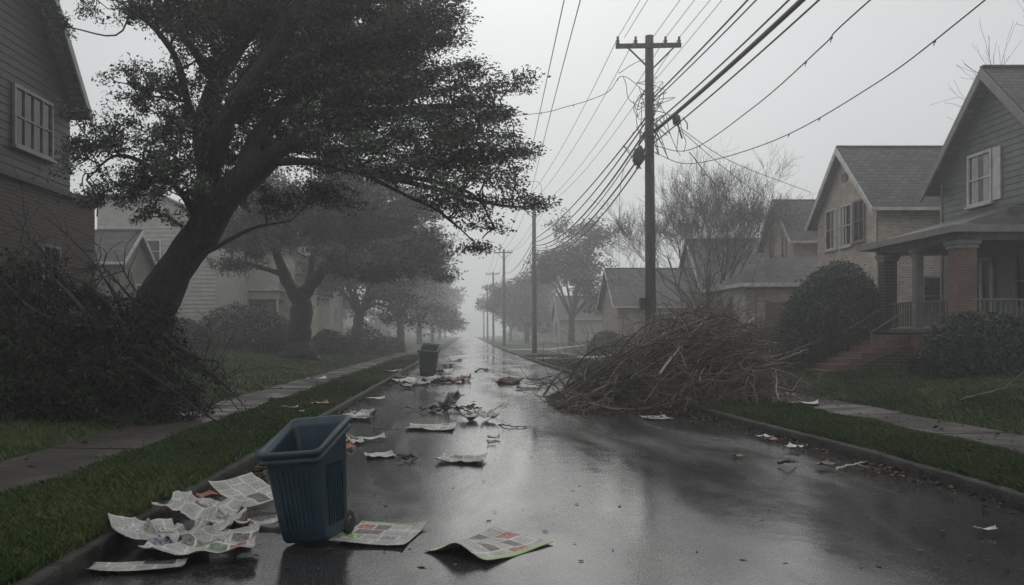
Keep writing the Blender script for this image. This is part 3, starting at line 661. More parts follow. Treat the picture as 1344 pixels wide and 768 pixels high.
def bush(name, label, base, rad, n, size, mat, seed, cat='bush', group=None, lump=.16, twigs=0, nb=14):
    rng = np.random.default_rng(seed); base = np.asarray(base, float); rad = np.asarray(rad, float)
    root = thing(name, label, cat, tuple(base), group); bd = rng.normal(0, 1, (nb, 3)); bd /= np.linalg.norm(bd, axis=1, keepdims=True); ba = rng.uniform(-1, 1, nb)
    g = rng.normal(0, 1, (n, 3)); g /= np.linalg.norm(g, axis=1, keepdims=True); g[:, 2] = np.abs(g[:, 2])*1.0-.12*(rng.random(n) < .5)
    k = 1+lump*(np.maximum(0, g @ bd.T-.62)/.38*ba).sum(1)
    rr = k*np.where(rng.random(n) < .72, 1-np.abs(rng.normal(0, .06, n)), rng.random(n)**.5)*(1+(rng.random(n) < .03)*rng.uniform(0, .12, n))
    c = base+g*rad*rr[:, None]; c[:, 2] = np.maximum(c[:, 2], base[2]+.02)
    V, Fq, var = leaf_faces(c, np.full(n, size*.6), 1, size, rng, 1, .1, cv=np.clip(.45+.25*(k-1)/lump*.5+rng.normal(0, .1, n), 0, 1))
    npmesh('foliage', V, Fq, mat, root, var=var)
    tb = TB()
    for i in range(max(5, twigs)):
        e = base+g[i]*rad*rr[i]*(1.08 if twigs else .8); tb.add(curve(base+rng.normal(0, .1, 3)*rad, e, rng, .12, 7), [.03, .028, .024, .02, .015, .01, .006], 4)
    tb.build('stem', M_bark, root)
    return root
def bush_px(name, label, px, Y, rad, n, size, mat, seed, **kw):
    X = (px-VX)/F*Y; return bush(name, label, (X, Y, float(gz(X, Y))), rad, n, size, mat, seed, **kw)
bush_px('round_bush', 'big rounded evergreen bush at the foot of the brick porch steps', 1092, 28.2, (1.9, 1.7, 3.4), 46000, .10, M_leafC, 41)
bush_px('porch_shrub', 'low spreading dark shrub against the porch railing at right', 1300, 20.6, (1.75, 1.0, 1.35), 26000, .08, M_leafC, 42, lump=.25, twigs=8)
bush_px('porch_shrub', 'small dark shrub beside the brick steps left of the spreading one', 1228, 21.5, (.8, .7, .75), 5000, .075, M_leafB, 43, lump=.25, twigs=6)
bush_px('rounded_hedge_bush', 'large grey-green mounded bush in front of the misty brick house on the left', 318, 46, (2.7, 2.0, 2.3), 14000, .14, M_leafA, 44)
bush_px('hedge_bush', 'smaller bush between the mounded bush and the forked tree', 372, 49, (1.3, 1.2, 1.6), 5000, .14, M_leafA, 45)
bush_px('hedge_bush', 'loose bush left of the mounded bush behind the slanting trunk', 235, 40, (1.7, 1.3, 1.5), 7000, .12, M_leafA, 46, lump=.3)
bush_px('hedge_bush', 'dim bush just right of the forked trunk', 432, 52, (1.8, 1.4, 1.7), 5500, .15, M_leafA, 47, lump=.25)
bush_px('hedge_bush', 'dark hedge bush at the foot of the third left tree', 476, 57, (1.6, 1.4, 1.5), 5000, .17, M_leafA, 48, lump=.25)
bush_px('hedge_bush', 'small misty bush beside the left sidewalk near its far bend', 508, 66, (1.4, 1.3, 1.2), 3000, .18, M_leafD, 49, lump=.25)
bush_px('hedge_bush', 'misty bush before the low house on the right, left of the tall pole', 798, 58, (1.5, 1.3, 1.6), 4500, .17, M_leafA, 50, lump=.2)
bush_px('twiggy_shrub', 'brown leafless shrub between the branch heap and the round evergreen bush', 1008, 27, (1.1, 1.0, 1.65), 900, .06, M_litter, 51, twigs=260, lump=.2)
bush_px('twiggy_shrub', 'brown leafless shrub behind the branch heap below the garage wall', 985, 34, (1.2, 1.0, 1.7), 900, .07, M_litter, 52, twigs=220, lump=.2)

# dark brush mass under the leaning tree
rng = np.random.default_rng(61)
mound = thing('brush_mound', 'great dark mass of wind-thrown leafy boughs and ivy round the slanting trunk on the left', 'brush', (-7.5, 15.3, .3))
mc = [px_clump(*a) for a in [(60, 500, 130, 60, 14.2), (190, 495, 90, 46, 14.8), (240, 520, 46, 30, 15.2), (110, 445, 110, 60, 15.3), (195, 440, 60, 46, 16), (30, 420, 70, 60, 15.6),
                             (225, 465, 40, 34, 16), (-40, 470, 90, 80, 14.5), (262, 515, 40, 26, 15.8), (290, 545, 28, 14, 15.4), (240, 550, 56, 18, 14.8), (312, 553, 16, 8, 15.2), (30, 365, 60, 40, 15.4), (100, 395, 50, 34, 15.8), (10, 540, 80, 30, 13.6), (110, 535, 90, 26, 13.9)]]
Cm, Km = in_ellipsoids(mc, 19, rng); Cm[:, 2] = np.maximum(Cm[:, 2], gz(Cm[:, 0], Cm[:, 1])+.05)
V, Fq, var = leaf_faces(Cm, rng.uniform(.5, 1.2, len(Cm))*.30, 110, .07, rng, .7, .5, axis=np.tile(np.array([[.9, -.2, -.55]]), (len(Cm), 1))+rng.normal(0, .3, (len(Cm), 3)))
keep = np.repeat((V[:, 2].reshape(-1, 4).min(1) > gz(V[::4, 0], V[::4, 1])-.02) & (V[::4, 0] < -4.8), 4)
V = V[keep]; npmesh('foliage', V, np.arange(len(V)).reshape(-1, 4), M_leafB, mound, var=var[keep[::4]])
tb = TB()
for i in range(110):
    a = Cm[rng.integers(len(Cm))]; d = rng.normal(0, 1, 3)*(.8, .5, .6)+(-.2, 0, .3); tb.add(curve(a, a+d*rng.uniform(.5, 1.4), rng, .16, 7), np.linspace(.012, .003, 7), 4)
for (a, b, Y) in [((190, 440), (20, 330), 15.5), ((185, 430), (125, 330), 15.7), ((170, 440), (0, 300), 15), ((180, 420), (60, 285), 15.2), ((200, 420), (130, 345), 16.2),
                  ((150, 430), (-20, 350), 14.5), ((210, 420), (150, 330), 16.3), ((120, 420), (40, 310), 14.6), ((235, 455), (300, 495), 15.5), ((240, 470), (312, 520), 15.3), ((100, 400), (10, 270), 15.5), ((215, 440), (318, 545), 15.4), ((200, 450), (290, 500), 15.6), ((230, 470), (335, 552), 15.0), ((180, 480), (300, 560), 14.6)]:
    m_ = curve(P(*a, Y), P(*b, Y+rng.normal(0, .5)), rng, .08, 12); tb.add(m_, np.linspace(.04, .007, 12), 5)
    for k in range(9):
        s_ = m_[rng.integers(3, 12)]; e = s_+rng.normal(0, .45, 3)+(-.2, 0, .15); tw = curve(s_, e, rng, .15, 6); tb.add(tw, np.linspace(.012, .004, 6), 4)
tb.build('branch', M_bark, mound)

# ------------------------------------------------------------------ houses
def window(root, c, u, n, w_, h_, cols=1, rows=2, frame=None, fw=.07, curtain=False, glass=None, sill=True, name='window'):
    """c: centre on the wall, u: horizontal unit vector, n: outward normal"""
    c, u, n = Vector(c), Vector(u), Vector(n); z = Vector((0, 0, 1)); Mx = Matrix((u, n, z)).transposed(); fm = frame or M_trim
    f = MB()
    for s in (-1, 1):
        f.box(c+u*s*(w_/2+fw/2)+n*.035, (fw, .07, h_+2*fw), Mx); f.box(c+z*s*(h_/2+fw/2)+n*.035, (w_, .066, fw), Mx)
    for i in range(1, cols): f.box(c+u*(-w_/2+w_*i/cols)+n*.032, (.05, .05, h_), Mx)
    for i in range(1, rows): f.box(c+z*(-h_/2+h_*i/rows)+n*.030, (w_, .045, .04), Mx)
    fo = f.build(name, fm, root)
    g = MB(); g.box(c+n*.008, (w_, .012, h_), Mx); g.build('pane', glass or M_glass, fo)
    if curtain:
        k = MB()
        for s, ww in curtain: k.box(c+u*s+n*.018, (ww, .006, h_*.98), Mx)
        k.build('curtain', M_curt, fo)
    if sill:
        k = MB(); k.box(c-z*(h_/2+fw+.03)+n*.06, (w_+2*fw+.1, .13, .06), Mx); k.build('sill', fm, fo)
    return fo
def clap(mb, Yc, hw, z0, ze, za, X, s, step=.17, lap=.025):
    """lapped boards on a gable front at X, facing -s"""
    z = z0
    while z < za-.03:
        z1 = min(z+step, za-.01); hwf = lambda q: hw if q <= ze else hw*(za-q)/(za-ze)
        a, b = hwf(z), max(.01, hwf(z1)); xo, xi = X-s*lap, X-s*.004
        f = [(xo, Yc-a, z), (xo, Yc+a, z), (xi, Yc+b, z1), (xi, Yc-b, z1)]; g = [(xi, Yc-a, z), (xi, Yc+a, z), (xo, Yc+a, z), (xo, Yc-a, z)]
        if s > 0: f, g = f[::-1], g[::-1]
        mb.poly(f); mb.poly(g); z = z1
def clapY(mb, x0, x1, z0, z1, Y, step=.2, lap=.028):     # boards on a wall facing -Y
    z = z0
    while z < z1:
        e = min(z+step, z1); mb.poly([(x0, Y-lap, z), (x1, Y-lap, z), (x1, Y-.004, e), (x0, Y-.004, e)])
        mb.poly([(x0, Y-.004, z), (x1, Y-.004, z), (x1, Y-lap, z), (x0, Y-lap, z)]); z = e
def gable(root, s, Xf, Lx, Yc, hw, z0, ze, za, wall, roof, trim, oh=.45, ohr=.4, board=.26, gutter=True, siding=None, pipe=True, back=True):
    Xb = Xf+s*Lx; m_ = (za-ze)/hw; w_ = MB()
    prof = [(Yc-hw, z0), (Yc+hw, z0), (Yc+hw, ze), (Yc, za), (Yc-hw, ze)]
    w_.prism(prof, 'X', Xf, Xb); wo = w_.build('wall', wall, root)
    t = .16; ro = None; rf = MB()
    for g in (-1, 1):
        ye, zE = Yc+g*(hw+oh), ze-m_*oh
        rf.prism([(Yc, za+.02), (ye, zE+.02), (ye, zE+.02+t), (Yc, za+.02+t)], 'X', Xf-s*ohr, Xb+s*ohr)
    rf.mm((Xf-s*ohr, Yc-.09, za+.02+t-.05), (Xb+s*ohr, Yc+.09, za+.02+t+.03))
    ro = rf.build('roof', roof, root)
    bd = MB()
    for g in (-1, 1):
        ye, zE = Yc+g*(hw+oh+.02), ze-m_*(oh+.02)
        bd.prism([(Yc, za+t-.02), (ye, zE+t-.02), (ye, zE+t-.02-board), (Yc, za+t-.02-board*1.15)], 'X', Xf-s*(ohr+.05), Xf-s*(ohr-.0))
    bd.build('bargeboard', trim, ro)
    if gutter:
        gt = MB()
        ye, zE = Yc-(hw+oh)-.06, ze-m_*oh
        gt.mm((Xf-s*ohr, ye-.06, zE+.02), (Xb+s*ohr, ye+.05, zE+.15)); gt.build('gutter', trim, ro)
        if pipe:
            d = MB(); d.tube([(Xf-s*.06, Yc-hw-.06, z0), (Xf-s*.06, Yc-hw-.06, ze-.35), (Xf-s*.06, ye, zE+.05)], .045, 8); d.build('downpipe', trim, root)
    return wo, ro

# --- right: grey sided porch house
hr = thing('porch_house', 'grey clapboard gabled house with a brick-pillared front porch at the right edge', 'house', (15.9, 25.2, .8))
Xf = 15.9
gable(hr, 1, Xf, 10, 25.2, 2.9, .5, 6.75, 9.55, M_sidG, M_shin, M_trimD, .42, .45, .3)
cl = MB(); clap(cl, 25.2, 2.9, 1.9, 6.75, 9.5, Xf, 1, .19); cl.build('clapboard', M_sidG, hr)
for yy in (28.02, 22.26):
    cb = MB(); cb.mm((Xf-.05, yy, 1.9), (Xf+.01, yy+.12, 6.7)); cb.build('corner_board', M_trimD, hr)
window(hr, (Xf-.02, 25.95, 6.5), (0, -1, 0), (-1, 0, 0), 1.05, 1.45, 1, 2, M_trim, .09, curtain=[(-.26, .34), (.30, .26)])
sp_ = MB(); sp_.mm((Xf-.075, 24.92, 5.72), (Xf-.03, 25.27, 7.3)); sp_.build('shutter', M_trim, hr, label='white panel shutter right of the upper window')
# porch
px0, px1, py0, py1, zf, zt = 13.0, 15.86, 22.3, 27.4, 1.85, 4.35
pb = MB(); pb.mm((px0+.2, py0+.2, .4), (px1, py1-.2, zf-.12)); pb.build('porch_base', M_brickR, hr)
pd_ = MB(); pd_.mm((px0+.1, py0+.1, zf-.117), (px1, py1-.1, zf)); pd_.build('porch_floor', M_deck, hr)
pr = MB()   # hipped porch roof
e0, e1 = 4.55, 5.45
A, B_, C_, D_ = (px0-.15, py0-.15, e0), (px1, py0-.15, e0), (px1, py1+.15, e0), (px0-.15, py1+.15, e0)
E_, F_ = (px1, py0+1.3, e1), (px1, py1-1.3, e1)
pr.poly([D_, A, E_, F_]); pr.poly([A, B_, E_]); pr.poly([F_, C_, D_])
pr.poly([A, D_, C_, B_])
prf = pr.build('porch_roof', M_shin, hr)
fs = MB(); fs.mm((px0-.20, py0-.20, e0-.16), (px0-.152, py1+.2, e0+.03)); fs.mm((px0-.152, py0-.20, e0-.16), (px1, py0-.152, e0+.03)); fs.mm((px0-.152, py1+.152, e0-.16), (px1, py1+.2, e0+.03))
fs.build('fascia', M_trimD, prf)
bmm = MB(); bmm.mm((px0+.25, py0+.25, zt-.12), (px0+.5, py1-.2, e0-.02)); bmm.mm((px0+.502, py0+.25, zt-.12), (px1, py0+.5, e0-.02)); bmm.mm((px0+.502, py1-.45, zt-.12), (px1, py1-.2, e0-.02)); bmm.build('porch_beam', M_trimD, hr)
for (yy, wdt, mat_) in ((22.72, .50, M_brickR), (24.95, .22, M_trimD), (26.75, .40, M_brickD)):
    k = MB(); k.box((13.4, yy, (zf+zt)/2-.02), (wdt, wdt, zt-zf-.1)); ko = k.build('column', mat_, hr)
    k = MB(); k.box((13.4, yy, zt-.19), (wdt+.16, wdt+.16, .1)); k.box((13.4, yy, zt-.30), (wdt+.08, wdt+.08, .1)); k.build('capital', M_trimD, ko)
k = MB(); k.box((15.6, 22.72, (zf+zt)/2), (.3, .3, zt-zf-.14)); k.build('column', M_trimD, hr)
def railing(p, q):
    k = MB(); p, q = Vector(p), Vector(q); L_ = (q-p).length
    k.beam(p+Vector((0, 0, .78)), q+Vector((0, 0, .78)), .09, .06); k.beam(p+Vector((0, 0, .10)), q+Vector((0, 0, .10)), .07, .06)
    nb = int(L_/.14)
    for i in range(1, nb): k.box(p+(q-p)*i/nb+Vector((0, 0, .44)), (.04, .04, .64))
    k.build('railing', M_trimR, hr)
railing((13.4, 23.0, zf), (13.4, 24.84, zf)); railing((13.4, 25.06, zf), (13.4, 26.55, zf)); railing((13.7, 22.72, zf), (15.45, 22.72, zf))
st = MB(); ns = 7
for i in range(ns):
    a = 13.18-.36*(i+1); zz = zf-.18*(i+1); st.mm((a, 25.0, .3), (a+.36, 26.6, zz+.0))
st.build('steps', M_brickR, hr)
for yy in (24.9, 26.7):
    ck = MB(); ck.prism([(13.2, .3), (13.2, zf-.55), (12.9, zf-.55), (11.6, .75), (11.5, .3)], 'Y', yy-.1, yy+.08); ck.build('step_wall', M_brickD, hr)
for yy in (24.9, 26.7):
    hd = MB(); hd.tube([(12.0, yy, 1.1), (12.0, yy, 1.75), (13.1, yy, zf+.6)], .022, 6); hd.build('handrail', M_trimD, hr)
dr = MB(); dr.mm((Xf-.05, 25.4, zf), (Xf-.02, 26.3, zf+2.1)); dro = dr.build('door', M_dark, hr)
dt = MB()
for yy in (25.33, 25.85, 26.37): dt.mm((Xf-.10, yy-.05, zf), (Xf-.03, yy+.05, zf+2.2))
dt.mm((Xf-.10, 25.38, zf+2.1), (Xf-.03, 26.32, zf+2.2)); dt.build('door_frame', M_trim, dro)
window(hr, (Xf-.02, 23.7, zf+1.35), (0, -1, 0), (-1, 0, 0), 1.0, 1.5, 1, 2, M_trimD, .1)

# --- right: tan brick gabled house
h2 = thing('brick_house', 'two-storey tan brick house with a steep shingled gable left of the porch house', 'house', (16.3, 36.2, .8))
gable(h2, 1, 16.3, 9, 36.2, 2.85, .4, 6.9, 9.6, M_brickT, M_shinB, M_trim, .4, .38, .26)
window(h2, (16.3, 37.55, 6.35), (0, -1, 0), (-1, 0, 0), 1.0, 1.65, 2, 2, M_trim, .08, curtain=[(.30, .22)])
window(h2, (16.3, 36.05, 6.35), (0, -1, 0), (-1, 0, 0), .95, 1.65, 2, 2, M_trim, .08, curtain=[(-.33, .2)])
window(h2, (16.3, 34.85, 6.4), (0, -1, 0), (-1, 0, 0), .85, 1.6, 2, 2, M_trimD, .08)
window(h2, (16.3, 34.6, 3.4), (0, -1, 0), (-1, 0, 0), .9, 1.5, 1, 2, M_trim, .08)
at = MB(); at.box((16.27, 36.2, 8.45), (.08, .5, .35)); at.build('vent', M_trimD, h2)
window(h2, (18.6, 33.35, 3.2), (1, 0, 0), (0, -1, 0), .9, 1.4, 1, 2, M_trimD, .08)
# --- right: further brick house with a low wing
h3 = thing('brick_house', 'hazy brick house with a small gable and low hipped wing behind the round bush', 'house', (19, 51, .8))
gable(h3, 1, 19.0, 8, 51.3, 2.5, .5, 7.3, 9.7, M_brickP, M_shinB, M_trim, .4, .35, .25)
for yy in (52.3, 50.3): window(h3, (19.0, yy, 7.0), (0, -1, 0), (-1, 0, 0), .55, 1.7, 1, 2, M_trimD, .08)
wb = MB(); wb.mm((13.3, 40, .4), (19.3, 45.5, 4.05)); wb.mm((16, 45.502, .4), (19, 48.7, 4.05)); wb.build('wing_wall', M_brickP, h3)
wr = MB(); a0, a1, b0, b1, ez, rz = 12.95, 20.4, 39.6, 46.0, 4.06, 5.6
wr.poly([(a0, b0, ez), (a1, b0, ez), (a1-1.0, 42.8, rz), (15.6, 42.8, rz)]); wr.poly([(a0, b1, ez), (a0, b0, ez), (15.6, 42.8, rz)])
wr.poly([(a1, b0, ez), (a1, b1, ez), (a1-1.0, 42.8, rz)]); wr.poly([(a1, b1, ez), (a0, b1, ez), (15.6, 42.8, rz), (a1-1.0, 42.8, rz)]); wr.poly([(a0, b0, ez), (a0, b1, ez), (a1, b1, ez), (a1, b0, ez)])
wro = wr.build('wing_roof', M_shinB, h3)
fs = MB(); fs.mm((a0-.05, b0-.05, ez-.14), (a1, b0-.003, ez+.05)); fs.mm((a0-.05, b0, ez-.14), (a0-.003, b1, ez+.05)); fs.build('fascia', M_trim, wro)
sp_ = MB(); sp_.mm((13.24, 40.02, .4), (13.296, 45.3, 4.0)); sp_.build('wing_front', M_sidL, h3, label='pale boarded front of the low wing')
window(h3, (13.24, 42.2, 2.9), (0, -1, 0), (-1, 0, 0), .6, 1.2, 1, 2, M_trimD, .08)
gd = MB(); gd.mm((14.2, 39.95, .5), (16.8, 39.99, 3.2)); gd.build('garage_door', M_brickR, h3)
# --- right: old roof behind the bare tree, then the low misty house
h5 = thing('far_house', 'misty house whose long roof shows behind the bare tree', 'house', (17, 66, .8))
gable(h5, 1, 17.5, 9, 66, 4.0, .4, 5.2, 9.0, M_brickP, M_shinB, M_trim, .4, .35)
window(h5, (17.5, 66, 6.5), (0, -1, 0), (-1, 0, 0), .8, 1.4, 1, 2, M_trim, .1)
h4 = thing('low_house', 'low misty brick house with a wide grey roof left of the bare tree', 'house', (10.9, 65.5, .6))
gable(h4, 1, 11.0, 11, 65.0, 3.6, .3, 3.9, 6.6, M_brickP, M_shinB, M_trim, .45, .4, .22)
window(h4, (11.0, 65.6, 2.6), (0, -1, 0), (-1, 0, 0), .9, 1.6, 2, 2, M_trim, .1); window(h4, (14.5, 61.38, 2.5), (1, 0, 0), (0, -1, 0), 1.1, 1.3, 2, 2, M_trim, .1)
h6 = thing('far_house', 'faint pale house in the mist behind the second pole', 'house', (9.5, 104, .6))
gable(h6, 1, 11.0, 9, 104, 4, .3, 3.6, 6.2, M_sidL, M_shinB, M_trim, .4, .3)
window(h6, (11.0, 104, 2.4), (0, -1, 0), (-1, 0, 0), .9, 1.3, 1, 2, M_trimD, .1)

# --- left: dark brick and timber house
l1 = thing('dark_house', 'dark brick house with a timber upper storey and steep roof at the left edge', 'house', (-11, 20, .6))
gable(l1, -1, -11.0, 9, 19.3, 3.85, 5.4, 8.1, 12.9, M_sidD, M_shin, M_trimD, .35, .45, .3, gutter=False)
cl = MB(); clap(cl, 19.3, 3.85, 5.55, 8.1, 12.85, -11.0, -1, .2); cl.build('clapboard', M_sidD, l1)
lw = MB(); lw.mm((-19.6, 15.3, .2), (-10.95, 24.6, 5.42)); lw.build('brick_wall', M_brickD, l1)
lc = MB(); lc.mm((-19.7, 15.2, 5.423), (-10.82, 24.72, 5.56)); lc.build('string_course', M_sidD, l1)
window(l1, (-10.98, 21.15, 7.0), (0, 1, 0), (1, 0, 0), 1.75, 1.35, 4, 2, M_trimD, .08)
window(l1, (-10.95, 21.95, 3.2), (0, 1, 0), (1, 0, 0), .8, 1.5, 2, 2, M_trimD, .07)
# --- left: small stone gabled wing, tall pale house, misty brick house
l2 = thing('stone_cottage', 'small stone gabled house with cream bargeboards between the dark house and slanting trunk', 'house', (-15.8, 40, 1.0))
gable(l2, -1, -15.8, 8, 40.0, 1.85, .6, 5.0, 6.45, M_stone, M_shin, M_trim, .25, .25, .2, pipe=False)
window(l2, (-15.8, 40.2, 3.4), (0, 1, 0), (1, 0, 0), .7, 1.2, 1, 2, M_trim, .07)
l3 = thing('tall_house', 'tall pale clapboard house end showing above the stone gable on the left', 'house', (-19, 53, 1.1))
w_ = MB(); w_.prism([(-23.0, .8), (-15.6, .8), (-15.6, 8.4), (-19.3, 10.3), (-23.0, 10.0)], 'Y', 52, 60); w_.build('wall', M_sidL, l3)
cl = MB(); clapY(cl, -23.0, -15.6, 1.2, 8.35, 52, .26, .04); cl.build('clapboard', M_sidL, l3)
rf = MB(); rf.prism([(-23.3, 10.05), (-19.3, 10.35), (-15.2, 8.2), (-15.2, 8.36), (-19.3, 10.52), (-23.3, 10.22)], 'Y', 51.7, 60.3); rf.build('roof', M_shinB, l3)
window(l3, (-19.5, 51.97, 6.8), (1, 0, 0), (0, -1, 0), .8, 1.3, 1, 2, M_trim, .1)
l4 = thing('brick_house', 'misty brick house with white windows and a pale bay behind the mounded bush', 'house', (-17, 61, 1.1))
w_ = MB(); w_.mm((-20.0, 61, .8), (-12.6, 70, 7.6)); w_.build('wall', M_brickT, l4)
rf = MB(); rf.prism([(-20.4, 7.6), (-12.2, 7.6), (-16.3, 10.4)], 'Y', 60.6, 70.4); rf.build('roof', M_shinB, l4)
by = MB(); by.mm((-16.0, 59.6, 4.15), (-13.4, 60.996, 6.3)); bo = by.build('bay', M_sidL, l4)
cl = MB(); clapY(cl, -16.0, -13.4, 4.9, 6.3, 59.6, .24, .04); cl.build('clapboard', M_sidL, bo)
by = MB(); by.mm((-16.15, 59.4, 4.75), (-13.25, 60.9, 4.87)); by.build('ledge', M_trim, bo)
for xx in (-15.85, -13.55):
    k = MB(); k.box((xx, 59.7, 2.6), (.16, .16, 3.1)); k.build('post', M_trim, l4)
window(l4, (-17.8, 60.97, 4.1), (1, 0, 0), (0, -1, 0), 1.5, 1.5, 2, 1, M_trim, .12, curtain=[(.55, .3), (-.6, .2)])
window(l4, (-14.7, 60.97, 3.2), (1, 0, 0), (0, -1, 0), 1.5, 1.3, 3, 1, M_trim, .12, curtain=[(.3, .5)])
dp = MB(); dp.tube([(-16.25, 60.93, 1.2), (-16.25, 60.93, 7.5)], .07, 8); dp.build('downpipe', M_trim, l4)
l5 = thing('far_house', 'faint pale house deep in mist between the left trees', 'house', (-13.5, 80, 1))
gable(l5, -1, -12.5, 9, 80, 4, .6, 5.2, 8.4, M_sidL, M_shinB, M_trim, .4, .3, pipe=False)
window(l5, (-12.5, 79, 3.4), (0, 1, 0), (1, 0, 0), 1, 1.5, 2, 2, M_trim, .1); window(l5, (-14.5, 75.97, 3.4), (1, 0, 0), (0, -1, 0), 1, 1.5, 2, 2, M_trim, .1)
# small white framed panel by the pole
wp = P(841, 450, 50); wpn = thing('yard_panel', 'small white framed panel standing on the lawn just left of the tall pole', 'panel', (wp[0], 50, float(gz(wp[0], 50))))
k = MB(); k.mm((wp[0]-.26, 50, .75), (wp[0]+.26, 50.05, 2.05)); k.build('board', M_sidL, wpn)
k = MB()
for xx in (-.3, .3): k.mm((wp[0]+xx-.04, 49.97, .3), (wp[0]+xx+.04, 50.08, 2.2))
for zz in (.7, 1.4, 2.08): k.mm((wp[0]-.26, 49.975, zz-.04), (wp[0]+.26, 50.0, zz+.04))
k.build('frame', M_trim, wpn)

# ------------------------------------------------------------------ utility poles and wires
POLES = [(6.46, 29.7), (5.4, 68), (4.55, 105), (4.35, 143), (4.25, 181), (4.2, 220)]
pl = ['tall wooden utility pole with a crossarm standing behind the branch heap', 'second utility pole, grey in mist beside the right kerb', 'third utility pole down the right side, paler in the mist',
      'fourth utility pole, thin and faint beyond the third', 'fifth utility pole, fainter still near the vanishing point', 'last and faintest utility pole at the end of the street']
def pole(i, X, Y):
    z0 = float(gz(X, Y)); root = thing('utility_pole', pl[i], 'utility pole', (X, Y, z0), 'utility poles along the right side'); r = .205
    k = MB(); k.tube(smooth_path([(X+.02, Y, z0-.3), (X+.01, Y, 4), (X-.02, Y, 8), (X-.03, Y, 12.25)], 14), np.linspace(r, r*.72, 14), 12); k.build('post', M_pole, root)
    c = MB(); c.beam((X-1.25, Y-.19, 11.82), (X+1.05, Y-.19, 11.86), .11, .15); co = c.build('crossarm', M_pole, root)
    if i < 3:
        b = MB(); b.beam((X-.85, Y-.26, 11.76), (X-.05, Y-.22, 11.0), .04, .05); b.beam((X+.8, Y-.26, 11.78), (X+.02, Y-.22, 11.0), .04, .05); b.build('brace', M_pole, root)
    for dx in (-1.18, -.55, .5, .98):
        n_ = MB(); n_.lathe((X+dx, Y-.19, 11.9), [(.03, 0), (.07, .03), (.045, .07), (.075, .11), (.04, .16), (.05, .24), (.02, .27)], 8); n_.build('insulator', M_ins, co)
    if i == 0:
        b = MB(); b.box((X-.28, Y-.05, 2.75), (.2, .2, .42)); b.build('meter_box', M_cable, root, bevel=.02)
        b = MB()
        for zz in (9.9, 9.2, 8.6): b.box((X, Y-.2, zz), (.16, .16, .1)); b.box((X+.05, Y-.32, zz), (.05, .2, .05))
        b.build('bracket', M_ins, root)
for i, (X, Y) in enumerate(POLES): pole(i, X, Y)
def wire(label, pts, r, sag=None, mat=None, group=None, name='overhead_wire', clips=0, n=36, cat='wire'):
    p = np.asarray(pts, float)
    if sag is not None:
        t = np.linspace(0, 1, n)[:, None]; q = p[0]*(1-t)+p[1]*t; q[:, 2] -= (4*sag*t*(1-t))[:, 0]
    else: q = smooth_path(p, n)
    k = MB(); k.tube(q, r, 6); o = k.build(name, mat or M_wire, None, tuple(q[0])); tag(o, label, cat, group)
    if clips:
        for j in np.unique(np.clip(np.linspace(1, n*.75, clips)+np.array([((j*7) % 5)-2 for j in range(clips)]), 1, n-2).astype(int)):
            c = MB(); v = Vector(q[j]); c.box(v-Vector((0, 0, .015)), (.03, .05, .04)); c.box(v-Vector((.01, 0, .06)), (.012, .012, .07))
            c.build('clip', M_cable, o)
    return o
x1, y1 = POLES[0]; x2, y2 = POLES[1]
N0 = (7.35, -9.0)
for dx, lab in ((-1.18, 'thin wire from the left end of the tall crossarm up out of the picture'), (-.95, 'second thin wire beside the left crossarm end, running up out of the picture'),
                (.05, 'thin wire rising from the very top of the tall pole'), (.5, 'thin wire rising just right of the tall pole top'), (.98, 'thin wire rising from the right end of the tall crossarm')):
    wire(lab, [(x1+dx, y1-.19, 12.12), (N0[0]-.4+dx, N0[1], 12.2)], .011, .35, group='wires overhead toward the viewer')
wire('pair of black cables, upper strand, climbing right from the tall pole', [(x1+.1, y1, 10.05), (N0[0]+.1, N0[1], 10.3)], .026, .45, M_cable, name='overhead_cable')
wire('black cable just below the upper strand, climbing right from the tall pole', [(x1+.1, y1, 9.9), (N0[0]+.25, N0[1], 10.2)], .02, .5, M_cable, name='overhead_cable')
wire('slim black cable above the thickest cable on the right of the pole', [(x1+.1, y1, 9.1), (N0[0]+.5, N0[1], 10.6)], .024, .75, M_cable, name='overhead_cable')
wire('thickest black cable bundle sweeping up right from the tall pole', [(x1+.12, y1, 8.85), (N0[0]+.3, N0[1], 9.6)], .062, .55, M_cable, name='overhead_cable')
wire('black cable running close under the thickest bundle', [(x1+.12, y1, 8.45), (N0[0]+.35, N0[1], 9.5)], .022, .55, M_cable, name='overhead_cable')
wire('grey line between the upper cable pair and the crossarm wires', [(x1+.1, y1, 10.6), (N0[0]-.2, N0[1], 11.2)], .009, .4)
wire('slack clipped line dipping right of the pole, then rising over the brick house', [(x1, y1, 8.4), P(905, 197, 27), P(990, 140, 20.5), P(1080, 60, 15.6), P(1142, 0, 13.2), (6.6, 2, 7.4), (7, -9, 8)], .013, None, M_cable, clips=5)
wire('lowest slack clipped line swinging far right across the sky', [(x1, y1, 8.2), P(905, 215, 28), P(1010, 187, 23.5), P(1130, 122, 18.6), P(1293, 0, 13.5), (8.3, 2, 8.4), (8.6, -6, 10)], .013, None, M_cable, clips=6)
cab = [('outermost sagging cable of the bundle between the first and second poles', 9.35, 9.3, .5, .03), ('second sagging cable from the outside of the pole-to-pole bundle', 9.2, 9.1, .9, .03), ('middle thick sagging cable of the pole-to-pole bundle', 8.9, 8.9, 1.2, .038),
       ('slim sagging cable between the two thick ones of the bundle', 8.75, 8.75, 1.35, .022), ('lower thick sagging cable of the pole-to-pole bundle', 8.3, 8.6, 1.35, .036), ('lowest sagging cable of the pole-to-pole bundle', 8.0, 8.4, 1.5, .03)]
for lab, za, zb, sg, r in cab: wire(lab, [(x1-.15, y1, za), (x2-.1, y2, zb)], r, sg, M_cable, 'sagging cables between the first two poles', 'overhead_cable')
